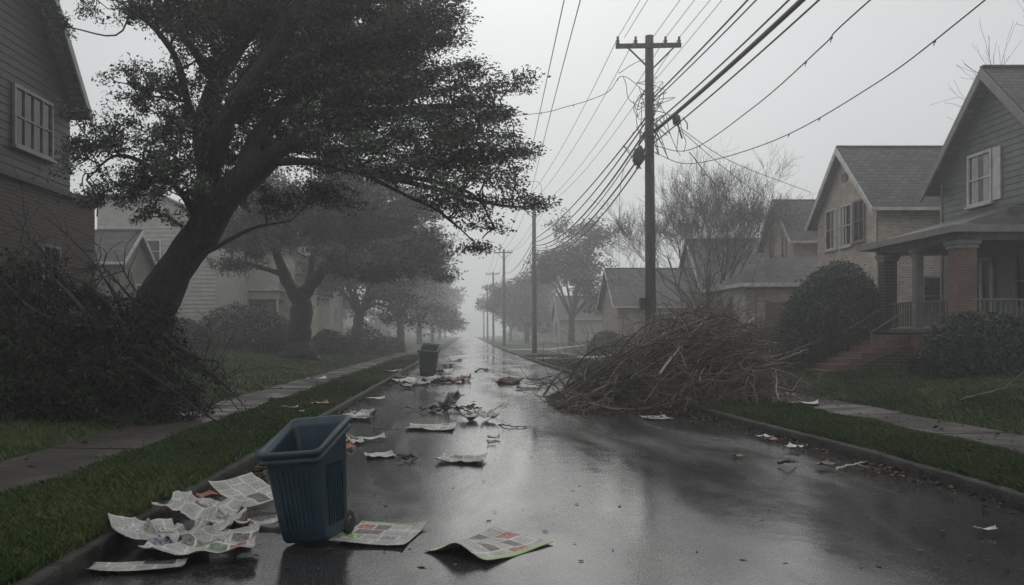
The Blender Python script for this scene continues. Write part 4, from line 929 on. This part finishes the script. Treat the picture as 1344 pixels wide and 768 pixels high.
for dx, lab in ((-1.18, 'thin wire from left crossarm end to the second pole'), (-.55, 'thin wire from inner left insulator to the second pole'), (.5, 'thin wire from inner right insulator to the second pole'), (.98, 'thin wire from right crossarm end to the second pole')):
    wire(lab, [(x1+dx, y1-.19, 12.12), (x2+dx, y2-.19, 12.12)], .012, .8, group='crossarm wires between the first two poles')
wire('left wire of the pair crossing high over the street at the top of the picture', [(x2-1.18, y2-.19, 12.1), (2.35, 20, 9.9), (1.6, -9, 10)], .014, None, group='high pair over the street')
wire('right wire of the pair crossing high over the street at the top of the picture', [(x2-.55, y2-.19, 12.1), (2.75, 20, 9.9), (2.2, -9, 10)], .014, None, group='high pair over the street')
for a in range(1, len(POLES)-1):
    (xa, ya), (xb, yb) = POLES[a], POLES[a+1]; nm = ['second', 'third', 'fourth', 'fifth', 'last'][a-1]; nn = ['third', 'fourth', 'fifth', 'last'][a-1]
    for dx in (-1.18, -.55, .5, .98): wire('thin crossarm wire between the %s and %s poles' % (nm, nn), [(xa+dx, ya, 12.1), (xb+dx, yb, 12.1)], .014, .9, group='crossarm wires from %s to %s pole' % (nm, nn), n=14)
    if a < 3:
        for k, (z_, sg) in enumerate(((9.3, .9), (8.9, 1.4), (8.6, 1.9))): wire('%s sagging cable between the %s and %s poles' % (('upper', 'middle', 'lower')[k], nm, nn), [(xa-.1, ya, z_), (xb-.1, yb, z_)], .03, sg, M_cable, name='overhead_cable', n=16)
wire('service wire from the tall pole to the tan brick house eave', [P(887, 164, 29), P(960, 212, 33), (15.8, 38.6, 8.2)], .012, None)
wire('service wire from the tall pole to the hazy gable further right', [P(892, 170, 29), P(960, 228, 37), (18.6, 51.3, 9.7)], .013, None)
wire('dark service wire dropping from the pole through the bare tree', [P(905, 200, 29.3), P(945, 250, 38), (18.9, 53.4, 7.4)], .017, None, M_cable)
wire('faint service wire from the pole down left behind it', [(x1, y1, 8.3), P(815, 240, 40), (11.2, 62, 5.2)], .012, None)
wire('wire strung from the pole across the street to the left trees', [(x1-.1, y1, 10.2), P(817, 100, 30), P(796, 122, 30.5), P(744, 140, 31), P(676, 152, 33), (-6, 38, 11)], .012, None, clips=4)
wire('faint wire crossing the street at the second pole', [(x2, y2, 11.0), P(700, 238, 69), (-3, 75, 12.3)], .018, None)
# tangle and fittings on the first pole
rng = np.random.default_rng(71); tb = TB()
for i in range(34):
    z_ = rng.uniform(8.1, 10.6); a = np.array([x1+rng.uniform(-.35, .3), y1-.22+rng.normal(0, .06), z_]); tb.add(smooth_path([a, a+rng.normal(0, .22, 3)*(1, .4, 1.3), a+rng.normal(0, .28, 3)*(1, .4, 1.6), a+rng.normal(0, .3, 3)*(1, .4, 1.6)], 14), rng.uniform(.007, .017), 5)
for (a, b) in (((818, 101), (845, 142)), ((842, 140), (830, 175)), ((860, 135), (893, 205)), ((858, 170), (870, 190)), ((880, 150), (888, 200)), ((835, 150), (840, 190)), ((812, 95), (846, 78)), ((893, 160), (897, 200))):
    tb.add(curve(P(*a, 29.4), P(*b, 29.4), rng, .12, 10), .012, 5)
tag(tb.build('wire_tangle', M_cable, None, (x1, y1, 9)), 'tangle of loose wire loops round the upper tall pole', 'wire')
sp = P(836, 203, 29.5); k = MB()
k.lathe(sp-(0, 0, .38), [(.05, 0), (.13, .05), (.20, .16), (.17, .24), (.225, .34), (.19, .46), (.20, .54), (.10, .62), (.05, .7)], 9, (.18, 0, 1)); kb = k.build('splice_case', M_cable, None, tuple(sp)); tag(kb, 'bulky black splice case hanging left of the tall pole', 'splice case')
k = MB(); k.tube([sp+(.05, 0, .33), sp+(.2, 0, .55), (x1-.1, y1-.15, 8.95)], .03, 6)
for j in range(5): k.tube([sp+(rng.normal(0, .12), -.1, rng.normal(0, .2)), sp+(rng.normal(0, .3), -.15, rng.normal(0, .3)), sp+(rng.normal(0, .2), 0, -.5)], .02, 5)
k.build('bracket', M_cable, kb)
sp = P(888, 158, 27.5); k = MB(); k.lathe(sp+(.0, 0, -.17), [(.05, 0), (.12, .05), (.14, .2), (.12, .3), (.05, .36)], 10); k.tube([sp, sp+(.1, 0, -.35), sp+(.18, 0, -.6)], .03, 5); k.tube([sp+(.2, 0, .1), sp+(.35, 0, -.1), sp+(.35, 0, -.3)], .02, 5)
tag(k.build('cable_splice', M_cable, None, tuple(sp)), 'dark clamp on the thickest cable just right of the tall pole', 'cable clamp')

# ------------------------------------------------------------------ heap of branches
rng = np.random.default_rng(81); heap = thing('branch_heap', 'great heap of bare storm-broken branches spilling from the verge into the street', 'branch heap', (5.2, 20.2, 0))
def heap_h(x): return (1+.10*np.sin(5.3*x+1)+.07*np.sin(11*x))*np.interp(x, [1.7, 2.3, 2.7, 3.4, 4.3, 5.2, 5.8, 6.4, 6.9, 7.3, 7.8], [.08, .30, .48, .78, 1.2, 1.75, 2.15, 2.15, 1.5, .7, .1])
tb = TB()
def twiggy(a, b, r, lev=1, bend=.07, var=None):
    c = curve(a, b, rng, bend, 10, .03); c[:, 2] = np.maximum(c[:, 2], .03); v = float(np.clip(rng.beta(1.5, 2.0) if var is None else var, 0, 1)); tb.add(c, np.linspace(r, r*.3+.002, 10), 5, v)
    if lev:
        for k in range(rng.integers(2, 5)):
            i = rng.integers(3, 9); d = (c[min(9, i+1)]-c[i-1]); d = d/np.linalg.norm(d)+rng.normal(0, .5, 3); e = c[i]+d*rng.uniform(.25, .8); e[2] = max(e[2], .03)
            tw = curve(c[i], e, rng, .12, 6); tb.add(tw, np.linspace(r*.45+.002, .003, 6), 4, min(1, v+.05))
for i in range(430):                                   # long swept branches
    x0 = rng.uniform(1.9, 5.0); u = rng.random()**.6; x1_ = x0+rng.uniform(1.4, 3.4); x1_ = min(x1_, 6.9); y0 = 20.1+rng.normal(0, .75)-(x0-3)*.05; y1_ = 20.2+rng.normal(0, 1.1)
    a = np.array([x0, y0, heap_h(x0)*u*rng.uniform(.5, 1)+.03]); b = np.array([x1_, y1_, heap_h(x1_)*(u*.85+.15)*rng.uniform(.75, 1.04)]); twiggy(a, b, rng.uniform(.012, .042)*rng.uniform(.6, 1), bend=.11)
for i in range(380):                                   # tangle in the dome
    x0 = rng.uniform(3.8, 7.0); h_ = heap_h(x0); c = np.array([x0, 20.3+rng.normal(0, .85), rng.uniform(.05, 1)*h_]); d = rng.normal(0, 1, 3)*(1, .8, .75); d /= np.linalg.norm(d); l = rng.uniform(.4, 1.1)
    a, b = c-d*l*.6, c+d*l*.6; b[2] = min(max(b[2], .05), heap_h(b[0])+.25); a[2] = min(max(a[2], .05), heap_h(a[0])+.25); twiggy(a, b, rng.uniform(.008, .028), 1, .2)
for i in range(220):                                   # skirt spilling onto the street and verge
    x0 = rng.uniform(2.5, 7.6); a = np.array([x0, 19.2+rng.normal(0, .3), rng.uniform(.1, .7)*heap_h(x0)]); b = a+(rng.normal(-.3, .6), -rng.uniform(.2, .9), 0); b[2] = rng.uniform(.03, .2)+(.15 if b[0] > 4.8 else 0); twiggy(a, b, rng.uniform(.005, .014), 1, .12)
for i in range(26):                                    # thicker broken limbs
    x0 = rng.uniform(2.6, 5.2); x1_ = x0+rng.uniform(.8, 2.4); a = np.array([x0, 19.5+rng.normal(0, .4), heap_h(x0)*rng.uniform(.3, .8)]); b = np.array([min(x1_, 7), 19.7+rng.normal(0, .6), heap_h(min(x1_, 7))*rng.uniform(.4, 1)]); twiggy(a, b, rng.uniform(.03, .05), 1, .06, rng.uniform(.3, .95))
for i in range(110):                                   # spikes out of the outline
    x0 = rng.uniform(2.2, 7.2); a = np.array([x0, 20+rng.normal(0, .6), heap_h(x0)*.85]); twiggy(a, a+(rng.normal(-.25, .35), rng.normal(0, .3), rng.uniform(.15, .75)), rng.uniform(.006, .014), 1, .17)
tb.build('branches', M_twig, heap)
def branch(label, pts, r, seed, var=.85, sub=4, name='fallen_branch', group=None):
    rg = np.random.default_rng(seed); t = TB(); c = smooth_path(pts, 16); c = c+rg.normal(0, .006, c.shape); t.add(c, np.linspace(r, r*.45, 16), 7, var)
    for k in range(sub):
        i = rg.integers(5, 15); d = c[i]-c[i-2]; d = d/np.linalg.norm(d)+rg.normal(0, .6, 3); l = np.linalg.norm(c[-1]-c[0])*rg.uniform(.10, .25); e = c[i]+d*l; e[2] = max(e[2], .03); t.add(curve(c[i], e, rg, .1, 6), np.linspace(r*.5, .003, 6), 5, var)
    return tag(t.build(name, M_twig, None, tuple(c[0])), label, 'branch', group)
branch('long pale branch slanting across the front of the heap down to the kerb', [P(990, 418, 19.6), P(940, 455, 19.3), P(905, 500, 18.9), P(878, 535, 18.6)], .036, 1, .97, 5)
branch('second pale stick crossing the front of the heap near the kerb', [P(930, 450, 19.3), P(905, 495, 18.9), P(885, 525, 18.7), P(872, 536, 18.6)], .02, 2, .9, 3)
branch('curved dark branch hooking out of the top left of the heap', [P(880, 450, 19.7), P(884, 425, 19.6), P(895, 412, 19.6), P(906, 410, 19.6)], .03, 3, .35, 3)
branch('long branch sticking out of the heap toward the round bush', [P(1000, 482, 20.2), P(1030, 470, 20.4), P(1062, 458, 20.7)], .03, 4, .6, 3)
branch('forked twig rising from the left end of the heap', [P(805, 478, 20.2), P(790, 462, 20.0), P(772, 447, 20)], .018, 5, .5, 5)
branch('slender twig reaching from the low left tip of the heap over the asphalt', [P(790, 470, 20.4), P(750, 492, 20.1), P(722, 507, 19.9), P(708, 512, 19.8)], .014, 6, .5, 4)
branch('thin twig arching upright among the middle of the heap', [P(885, 520, 18.9), P(886, 470, 19.0), P(896, 440, 19.1)], .014, 7, .85, 2)
branch('stick lying on the right lawn near the picture edge', [G(1262, 525, .45), G(1300, 515, .62), P(1350, 502, 21)], .03, 8, .35, 3)
branch('forked twig on the asphalt beside the crumpled paper', [G(655, 557, .03), G(668, 559, .05), G(693, 561, .03)], .014, 9, .2, 4)
branch('twig poking up behind the crumpled paper in the street', [G(632, 546, .1), P(648, 538, 17.5), P(660, 531, 17.5)], .012, 10, .2, 1)
branch('dark stick lying alone across the far asphalt', [G(588, 517, .03), G(594, 516, .05), G(601, 518, .03)], .04, 11, .1, 1)
branch('thin bent stick on the distant asphalt', [G(624, 488, .03), G(631, 484, .12), G(641, 486, .03)], .05, 12, .2, 2)
branch('low dark twig lying left of the open magazine', [G(488, 562, .03), G(503, 563, .05), G(524, 564, .03)], .013, 13, .2, 3)
branch('orange-brown broken stick in the right gutter', [G(1098, 616, .05), G(1115, 611, .08), G(1132, 607, .08)], .018, 14, 1, 2)
branch('bundle of black twigs in the right gutter', [G(1022, 608, .04), G(1034, 605, .1), G(1046, 606, .04)], .02, 15, .05, 5)

# ------------------------------------------------------------------ bins
def wheelie_bin(name, label, loc, rot, mat, s=1.0):
    root = thing(name, label, 'trash bin', loc, None, rot)
    hb, ht = .192*s, .25*s; hz = .84*s; sl = .10*s
    def ring(h, z, n=4, rc=.05, slant=0):
        o = []
        for cx, cy, a0 in ((1, 1, 0), (-1, 1, 90), (-1, -1, 180), (1, -1, 270)):
            for k in range(n):
                a = R(a0+90*k/(n-1)); x = cx*(h-rc*s)+rc*s*math.cos(a); y = cy*(h*1.12-rc*s)+rc*s*math.sin(a); o.append((x, y, z+slant*(y/(h*1.12))))
        return o
    def loft(rings, nm, parent=root, m=mat):
        n = len(rings[0]); V = [p for r_ in rings for p in r_]; Fq = [(i*n+j, i*n+(j+1) % n, (i+1)*n+(j+1) % n, (i+1)*n+j) for i in range(len(rings)-1) for j in range(n)]
        return npmesh(nm, np.array(V), np.array(Fq), m, parent, local=True)
    def hz_(z): t = z/hz; return hb+(ht-hb)*t
    body = loft([ring(.01, .03*s, rc=.01)]+[ring(hb-.015*s, .03*s), ring(hb, .06*s)]+[ring(hz_(z*s), z*s, slant=sl*(z*s/hz)**3*.7) for z in (.2, .4, .6, .72)]+[ring(ht, hz, slant=sl)]
                +[ring(ht-.015*s, hz+.0, slant=sl), ring(ht-.02*s, hz-.05*s, slant=sl)]+[ring(hz_(z*s)-.02*s, z*s, slant=sl*(z*s/hz)**3*.7) for z in (.6, .3, .08)]+[ring(.01, .07*s, rc=.01)], 'body')
    rim = loft([ring(ht+.002, hz-.085*s, slant=sl), ring(ht+.022*s, hz-.08*s, slant=sl), ring(ht+.026*s, hz-.052*s, slant=sl), ring(ht+.012*s, hz-.045*s, slant=sl), ring(ht+.014*s, hz-.03*s, slant=sl), ring(ht+.036*s, hz-.024*s, slant=sl), ring(ht+.038*s, hz+.012*s, slant=sl), ring(ht+.02*s, hz+.022*s, slant=sl), ring(ht-.012*s, hz+.016*s, slant=sl), ring(ht-.016*s, hz-.02*s, slant=sl)], 'rim')
    rb = MB()                                         # ribs on the four faces
    for f in range(4):
        a = R(90*f); dep = (1.12 if f % 2 else 1.0)
        for k in range(-3, 4):
            if k == 0 and f % 2 == 0: pass
            u = k*.045*s
            def pt(z, off): 
                h = hz_(z*s)*(1.0 if f % 2 == 0 else 1.12)+off; y_ = u*(.8+.3*z)
                return Vector((h*math.cos(a)-y_*math.sin(a), h*math.sin(a)+y_*math.cos(a), z*s))
            rb.beam(pt(.14, .001), pt(.62, .001), .017*s, .017*s)
    rb.build('rib', mat, root, local=True, bevel=.006*s)
    ax = MB(); ax.tube([(-.19*s, .232*s, .09*s), (.19*s, .232*s, .09*s)], .012*s, 8); ax.build('axle', M_rubber, root, local=True)
    for sx in (-1, 1):
        wv = MB(); wv.lathe((sx*.175*s-.02*s, .232*s, .09*s), [(.05*s, 0), (.094*s, .004), (.1*s, .012*s), (.1*s, .035*s), (.094*s, .042*s), (.05*s, .045*s)], 20, (1, 0, 0)); wo = wv.build('wheel', M_rubber, root, local=True)
        hv = MB(); hv.lathe((sx*.175*s-.03*s, .232*s, .09*s), [(.02*s, 0), (.045*s, .005*s), (.045*s, .055*s), (.02*s, .064*s)], 14, (1, 0, 0)); hv.build('hub', M_plas, wo, local=True)
    hdl = MB(); yb = (ht*1.12+.075*s); zb = hz+sl-.03*s; hdl.tube([(-.16*s, yb-.07*s, zb), (-.16*s, yb, zb+.01*s), (.16*s, yb, zb+.01*s), (.16*s, yb-.07*s, zb)], .013*s, 8); hdl.build('handle', mat, root, local=True)
    return root
b1 = G(415, 711)
wheelie_bin('wheeled_bin', 'open blue wheeled trash bin without lid, leaning beside the newspapers', (b1[0], b1[1], .012), (R(1.5), R(-6), R(-18)), M_blue, 1.02)
b2 = G(561, 496)
wheelie_bin('wheeled_bin', 'dark green trash bin tilted at the far left kerb in a ring of litter', (b2[0], b2[1], .02), (0, R(4), R(-8)), M_green, 1.36)

# ------------------------------------------------------------------ newspapers and litter
def paper(name, label, c, w_, h_, yaw, seed, mat, amp=.03, folds=3, tilt=(0, 0), curl=0.0, arch=0.0, cat='newspaper', group=None, z0=.012, n=(30, 24), center=None, crump=0, rag=.0):
    """a sheet: tilt raises along its own axes, curl lifts its edges, arch lifts the middle of one edge"""
    rg = np.random.default_rng(seed); u = np.linspace(-.5, .5, n[0]); v = np.linspace(-.5, .5, n[1]); U, Vv = np.meshgrid(u, v)
    X, Y = U*w_, Vv*h_; Z = np.zeros_like(X)
    for k in range(folds):
        a = rg.uniform(0, 3.14); ph = rg.uniform(0, 1); fq = rg.uniform(1.2, 3.4)/max(w_, h_); s_ = (X*math.cos(a)+Y*math.sin(a))*fq+ph; Z += amp*rg.uniform(.4, 1)*(np.abs((s_ % 1)*2-1))**1.3
    for k in range(crump):
        a = rg.uniform(0, 6.28); s_ = X*math.cos(a)+Y*math.sin(a)-rg.uniform(-.3, .3)*w_; Z += amp*.9*np.exp(-np.abs(s_)/(.05*w_+.01))*rg.uniform(.3, 1.2); X = X-np.sign(s_)*np.minimum(np.abs(s_), .05*w_)*.5*math.cos(a); Y = Y-np.sign(s_)*np.minimum(np.abs(s_), .05*w_)*.5*math.sin(a)
    Z += curl*((np.abs(U)*2)**4*rg.uniform(.2, 1, (1, 1))+(np.abs(Vv)*2)**4*rg.uniform(.2, 1)+np.clip(U*Vv*4, 0, 1)**2*1.2)
    Z += arch*np.exp(-((Vv+.05)/.26)**2)*np.clip(.35-U, 0, 1)**1.5
    Z -= Z.min(); Z += tilt[0]*(U+.5)*w_*np.sign(tilt[0])*1.0*(1 if tilt[0] > 0 else -1) if tilt[0] > 0 else (tilt[0]*(U-.5)*w_)
    Z += tilt[1]*(Vv+.5)*h_ if tilt[1] > 0 else tilt[1]*(Vv-.5)*h_
    if rag:
        e = rg.normal(0, rag, U.shape); b_ = (np.abs(U) > .49) | (np.abs(Vv) > .49); X = X+e*b_; Y = Y+rg.normal(0, rag, U.shape)*b_
    cs, sn = math.cos(yaw), math.sin(yaw); V3 = np.stack([c[0]+X*cs-Y*sn, c[1]+X*sn+Y*cs, z0+(c[2] if len(c) > 2 else 0)+Z], -1).reshape(-1, 3)
    i = np.arange(n[1]-1)[:, None]*n[0]; j = np.arange(n[0]-1)[None]; Fq = np.stack([i+j, i+j+1, i+n[0]+j+1, i+n[0]+j], -1).reshape(-1, 4)
    o = npmesh(name, V3, Fq, mat, None, (c[0], c[1], 0), uv=np.stack([(U+.5)*max(w_, .3)/.8, (Vv+.5)*max(h_, .3)/.8], -1).reshape(-1, 2), smooth=True)
    so_ = o.modifiers.new('thickness', 'SOLIDIFY'); so_.thickness = .004; so_.offset = 1
    return tag(o, label, cat, group)
g = G
paper('newspaper', 'open newspaper with green bottom edge and arched side lying nearest in the street', g(643, 721), .86, .62, R(50), 1, M_news[3], .014, 2, curl=.02, arch=.13)
paper('newspaper', 'flat newspaper with a green headline strip right of the blue bin', g(500, 705), .60, .76, R(-12), 2, M_news[1], .012, 2, curl=.022)
paper('newspaper', 'newspaper sheet propped against the left kerb behind the blue bin', g(326, 662), .62, .52, R(-40), 3, M_news[0], .016, 2, tilt=(-.24, .10), curl=.03)
paper('newspaper', 'big crumpled newspaper spread with red print in front of the paper pile', g(268, 728), .86, .66, R(8), 4, M_news[2], .035, 3, curl=.03, crump=3, z0=.05)
paper('newspaper', 'folded newspaper leaning on the kerb at the left of the paper pile', g(190, 720), .52, .56, R(28), 5, M_news[4], .025, 3, tilt=(-.22, .08), curl=.03, z0=.04, crump=1)
paper('newspaper', 'rumpled grey newspaper heaped at the back of the paper pile', g(262, 690), .74, .52, R(-10), 6, M_news[0], .05, 4, tilt=(-.10, .08), curl=.03, crump=3, z0=.07)
paper('newspaper', 'narrow flat newsprint strip at the bottom left of the paper pile', g(180, 747), .66, .22, R(6), 7, M_news[0], .012, 2, curl=.012)
paper('newspaper', 'newsprint strip poking out between paper pile and blue bin', g(338, 690), .42, .22, R(12), 8, M_news[2], .025, 3, curl=.03)
paper('newspaper', 'small plain white paper sheet lying beyond the blue bin', g(499, 600), .40, .40, R(15), 9, M_news[4], .012, 2, curl=.02)
paper('newspaper', 'half-folded newspaper with a picture in the middle of the street', g(606, 606), .66, .62, R(-8), 10, M_news[2], .025, 3, curl=.025, crump=1)
paper('newspaper', 'twisted white paper strip along the gutter beyond the blue bin', g(482, 579), .60, .26, R(18), 11, M_white, .03, 3, curl=.04, crump=2)
paper('newspaper', 'flat magazine pages with orange corner lying in the far left lane', g(566, 563), .92, .9, R(-4), 12, M_news[2], .03, 3, curl=.025, crump=2)
paper('newspaper', 'crumpled newspaper beside the forked twig on the asphalt', g(628, 553), .85, .72, R(12), 13, M_news[4], .08, 4, curl=.06, crump=3)
paper('newspaper', 'torn magazine lying before the heap in the right lane', g(861, 550), .52, .6, R(5), 14, M_news[2], .012, 2, curl=.015)
paper('coloured_wrapper', 'red and green printed wrapper on the kerb edge behind the paper pile', g(272, 655, .1), .20, .16, R(30), 15, M_orange, .03, 3, cat='wrapper', crump=2)
paper('newspaper', 'dark rumpled newsprint wedged under the big spread at the kerb', g(222, 716), .60, .50, R(-25), 21, M_news[4], .06, 4, curl=.04, crump=4, z0=.015)
paper('newspaper', 'crumpled newsprint filling the middle of the paper pile below the rumpled sheet', g(292, 702), .52, .42, R(20), 22, M_news[0], .06, 4, curl=.03, crump=4, z0=.02)
# gutter heap of papers by the first left drift
for k, (px, py, w_, h_, yw, mt, lab) in enumerate([
    (468, 549, .55, .55, 20, M_white, 'crumpled white paper in the drift at the left kerb'), (478, 545, .5, .5, -30, M_news[4], 'grey newsprint scrap in the drift at the left kerb'),
    (462, 545, .4, .5, 50, M_bag, 'brown paper scrap in the drift at the left kerb'), (472, 552, .5, .3, 5, M_news[2], 'coloured newsprint scrap in front of the drift at the left kerb'),
    (455, 590, .22, .2, 40, M_orange, 'small orange card in the gutter beside the blue bin rim'), (465, 583, .3, .22, 10, M_white, 'small white scrap in the gutter beside the blue bin rim')]):
    paper('paper_scrap', lab, g(px, py), w_, h_, R(yw), 30+k, mt, .015+.07*w_, 3, crump=3 if w_ > .35 else 1, cat='paper scrap', n=(18, 16), curl=.06*w_)
for k, (px, py, w_, h_, yw, mt, lab) in enumerate([
    (528, 502, 1.1, 1.0, 10, M_white, 'white paper heap left of the green bin base'), (545, 505, 1.0, .9, -20, M_news[4], 'grey newsprint in front of the green bin'),
    (560, 502, .9, .9, 35, M_news[2], 'printed newsprint lump against the green bin front'), (575, 500, .9, .9, 60, M_white, 'white paper lump at the right foot of the green bin'),
    (590, 503, .8, .7, 15, M_bag, 'brown wet cardboard lump right of the green bin'), (604, 502, .8, .7, 40, M_orange, 'reddish card lump at the right end of the green bin litter'),
    (582, 490, .8, 1.2, 15, M_white, 'white sheet behind the green bin on the street side'), (588, 481, .7, 1.0, 15, M_news[4], 'pale paper further behind the green bin in the gutter'),
    (519, 497, .7, .7, 30, M_bag, 'brown scrap on the kerb left of the green bin'), (598, 474, .8, 1.4, 0, M_white, 'distant white scrap along the far left gutter'),
    (612, 500, .4, .4, 0, M_bag, 'small brown scrap trailing off right of the green bin litter'), (535, 510, .6, .6, 0, M_news[0], 'flat newsprint piece nearest the viewer in the green bin litter')]):
    paper('paper_scrap', lab, g(px, py), w_, h_, R(yw), 50+k, mt, .07, 4, crump=3, cat='paper scrap', n=(18, 16), curl=.05, group='litter round the green bin')
for k, (px, py, z_, w_, h_, yw, mt, lab) in enumerate([
    (417, 498, .28, .55, .6, 20, M_white, 'white paper lying on the left lawn beyond the sidewalk'), (384, 536, .2, .22, .2, 10, M_white, 'larger of two small white scraps on the left sidewalk'),
    (371, 535, .2, .13, .15, 40, M_white, 'smaller of two small white scraps on the left sidewalk'), (396, 541, .2, .10, .10, 10, M_white, 'tiny white scrap on the verge edge of the left sidewalk'),
    (421, 531, .2, .38, .3, 25, M_orange, 'orange-brown wrapper lying on the left verge'), (515, 488, .2, .7, .6, 0, M_white, 'white rag of paper on the left verge before the green bin'),
    (1061, 531, .22, .40, .5, -20, M_white, 'bright white tray lying on the right sidewalk'), (1043, 530, .22, .22, .3, 20, M_orange, 'reddish card scrap beside the white tray on the right sidewalk'),
    (1003, 575, .02, .20, .2, 20, M_white, 'small white scrap in the right gutter, farther one'), (1042, 589, .04, .24, .22, 50, M_white, 'crumpled white cup paper in the right gutter, nearer one'),
    (1012, 578, .02, .17, .16, 0, M_orange, 'yellow-orange leaf scrap beside the farther white gutter scrap'), (1082, 612, .03, .24, .2, 10, M_bag, 'flat brown cardboard scrap in the right gutter'),
    (968, 600, .01, .15, .12, 10, M_bag, 'tan leaf-shaped scrap on the right lane asphalt'), (1293, 697, .02, .18, .05, -10, M_white, 'thin pale strip on the asphalt near the right kerb'),
    (648, 576, .02, .20, .2, 0, M_news[4], 'small paper square in the middle of the street'), (693, 511, .02, .8, .5, 10, M_white, 'white paper scrap between the brown bag and the heap'),
    (645, 582, .02, .14, .1, 0, M_plas, 'small dark scrap below the paper square in mid street'), (450, 575, .02, .3, .3, 20, M_bag, 'brown scrap in the left gutter above the blue bin rim'),
    (493, 525, .02, .5, .4, 10, M_white, 'white scrap in the left gutter between drift and green bin')]):
    paper('paper_scrap', lab, g(px, py, z_), w_, h_, R(yw), 80+k, mt, .003+.035*w_, 2, crump=2 if w_ > .3 else 1 if w_ > .19 else 0, cat='paper scrap', n=(14, 12), curl=.01+.04*w_)
def lump(name, label, c, rad, mat, seed, cat, spikes=0):
    rg = np.random.default_rng(seed); nu, nv = 22, 12; V = []
    for j in range(nv+1):
        th = math.pi*j/nv
        for i in range(nu):
            a = 2*math.pi*i/nu; k = 1+.34*math.sin(3*a+seed)*math.sin(2*th)+rg.normal(0, .17)
            V.append((c[0]+rad[0]*k*math.sin(th)*math.cos(a), c[1]+rad[1]*k*math.sin(th)*math.sin(a), max(.01, rad[2]*.8+rad[2]*k*math.cos(th))))
    Fq = [(j*nu+i, (j+1)*nu+i, (j+1)*nu+(i+1) % nu, j*nu+(i+1) % nu) for j in range(nv) for i in range(nu)]
    return tag(npmesh(name, np.array(V), np.array(Fq), mat, None, (c[0], c[1], 0)), label, cat)
c = g(668, 505); lump('crumpled_bag', 'crumpled brown bag lying in mid street left of the heap tip', c, (.36, .3, .13), M_bag, 3, 'bag')
c = g(592, 541)
paper('plastic_shard', 'upright dark torn plastic sheet standing in the street', (c[0], c[1], 0), .5, .45, R(40), 91, M_plas, .08, 3, tilt=(.55, .12), cat='plastic', crump=3, n=(14, 12))
leaf_litter('leaf_clump', np.stack([c[0]+rng.normal(0, .35, 90), c[1]+rng.normal(0, .2, 90), np.abs(rng.normal(.02, .05, 90))+.02], 1), 'brown leaf clump gathered round the dark plastic sheet', 92, .09)
c = g(533, 607); leaf_litter('leaf_clump', np.stack([c[0]+rng.normal(0, .07, 30), c[1]+rng.normal(0, .1, 30), np.abs(rng.normal(.02, .03, 30))+.02], 1), 'dark leaf clump right of the plain white sheet', 93, .05)

# ------------------------------------------------------------------ haze
hb = MB(); hb.mm((-395, -45, -1.2), (395, 420, 18)); hz = hb.build('haze', bpy.data.materials.new('haze_air')); tag(hz, 'grey rain mist filling the street', 'haze', kind='stuff')
m = hz.data.materials[0]; m.use_nodes = True; t = m.node_tree; t.nodes.clear()
o_ = t.nodes.new('ShaderNodeOutputMaterial'); pv = t.nodes.new('ShaderNodeVolumePrincipled')
pv.inputs['Color'].default_value = (.975, .985, .99, 1); pv.inputs['Density'].default_value = HAZE; pv.inputs["Anisotropy"].default_value = .63
t.links.new(pv.outputs[0], o_.inputs['Volume'])
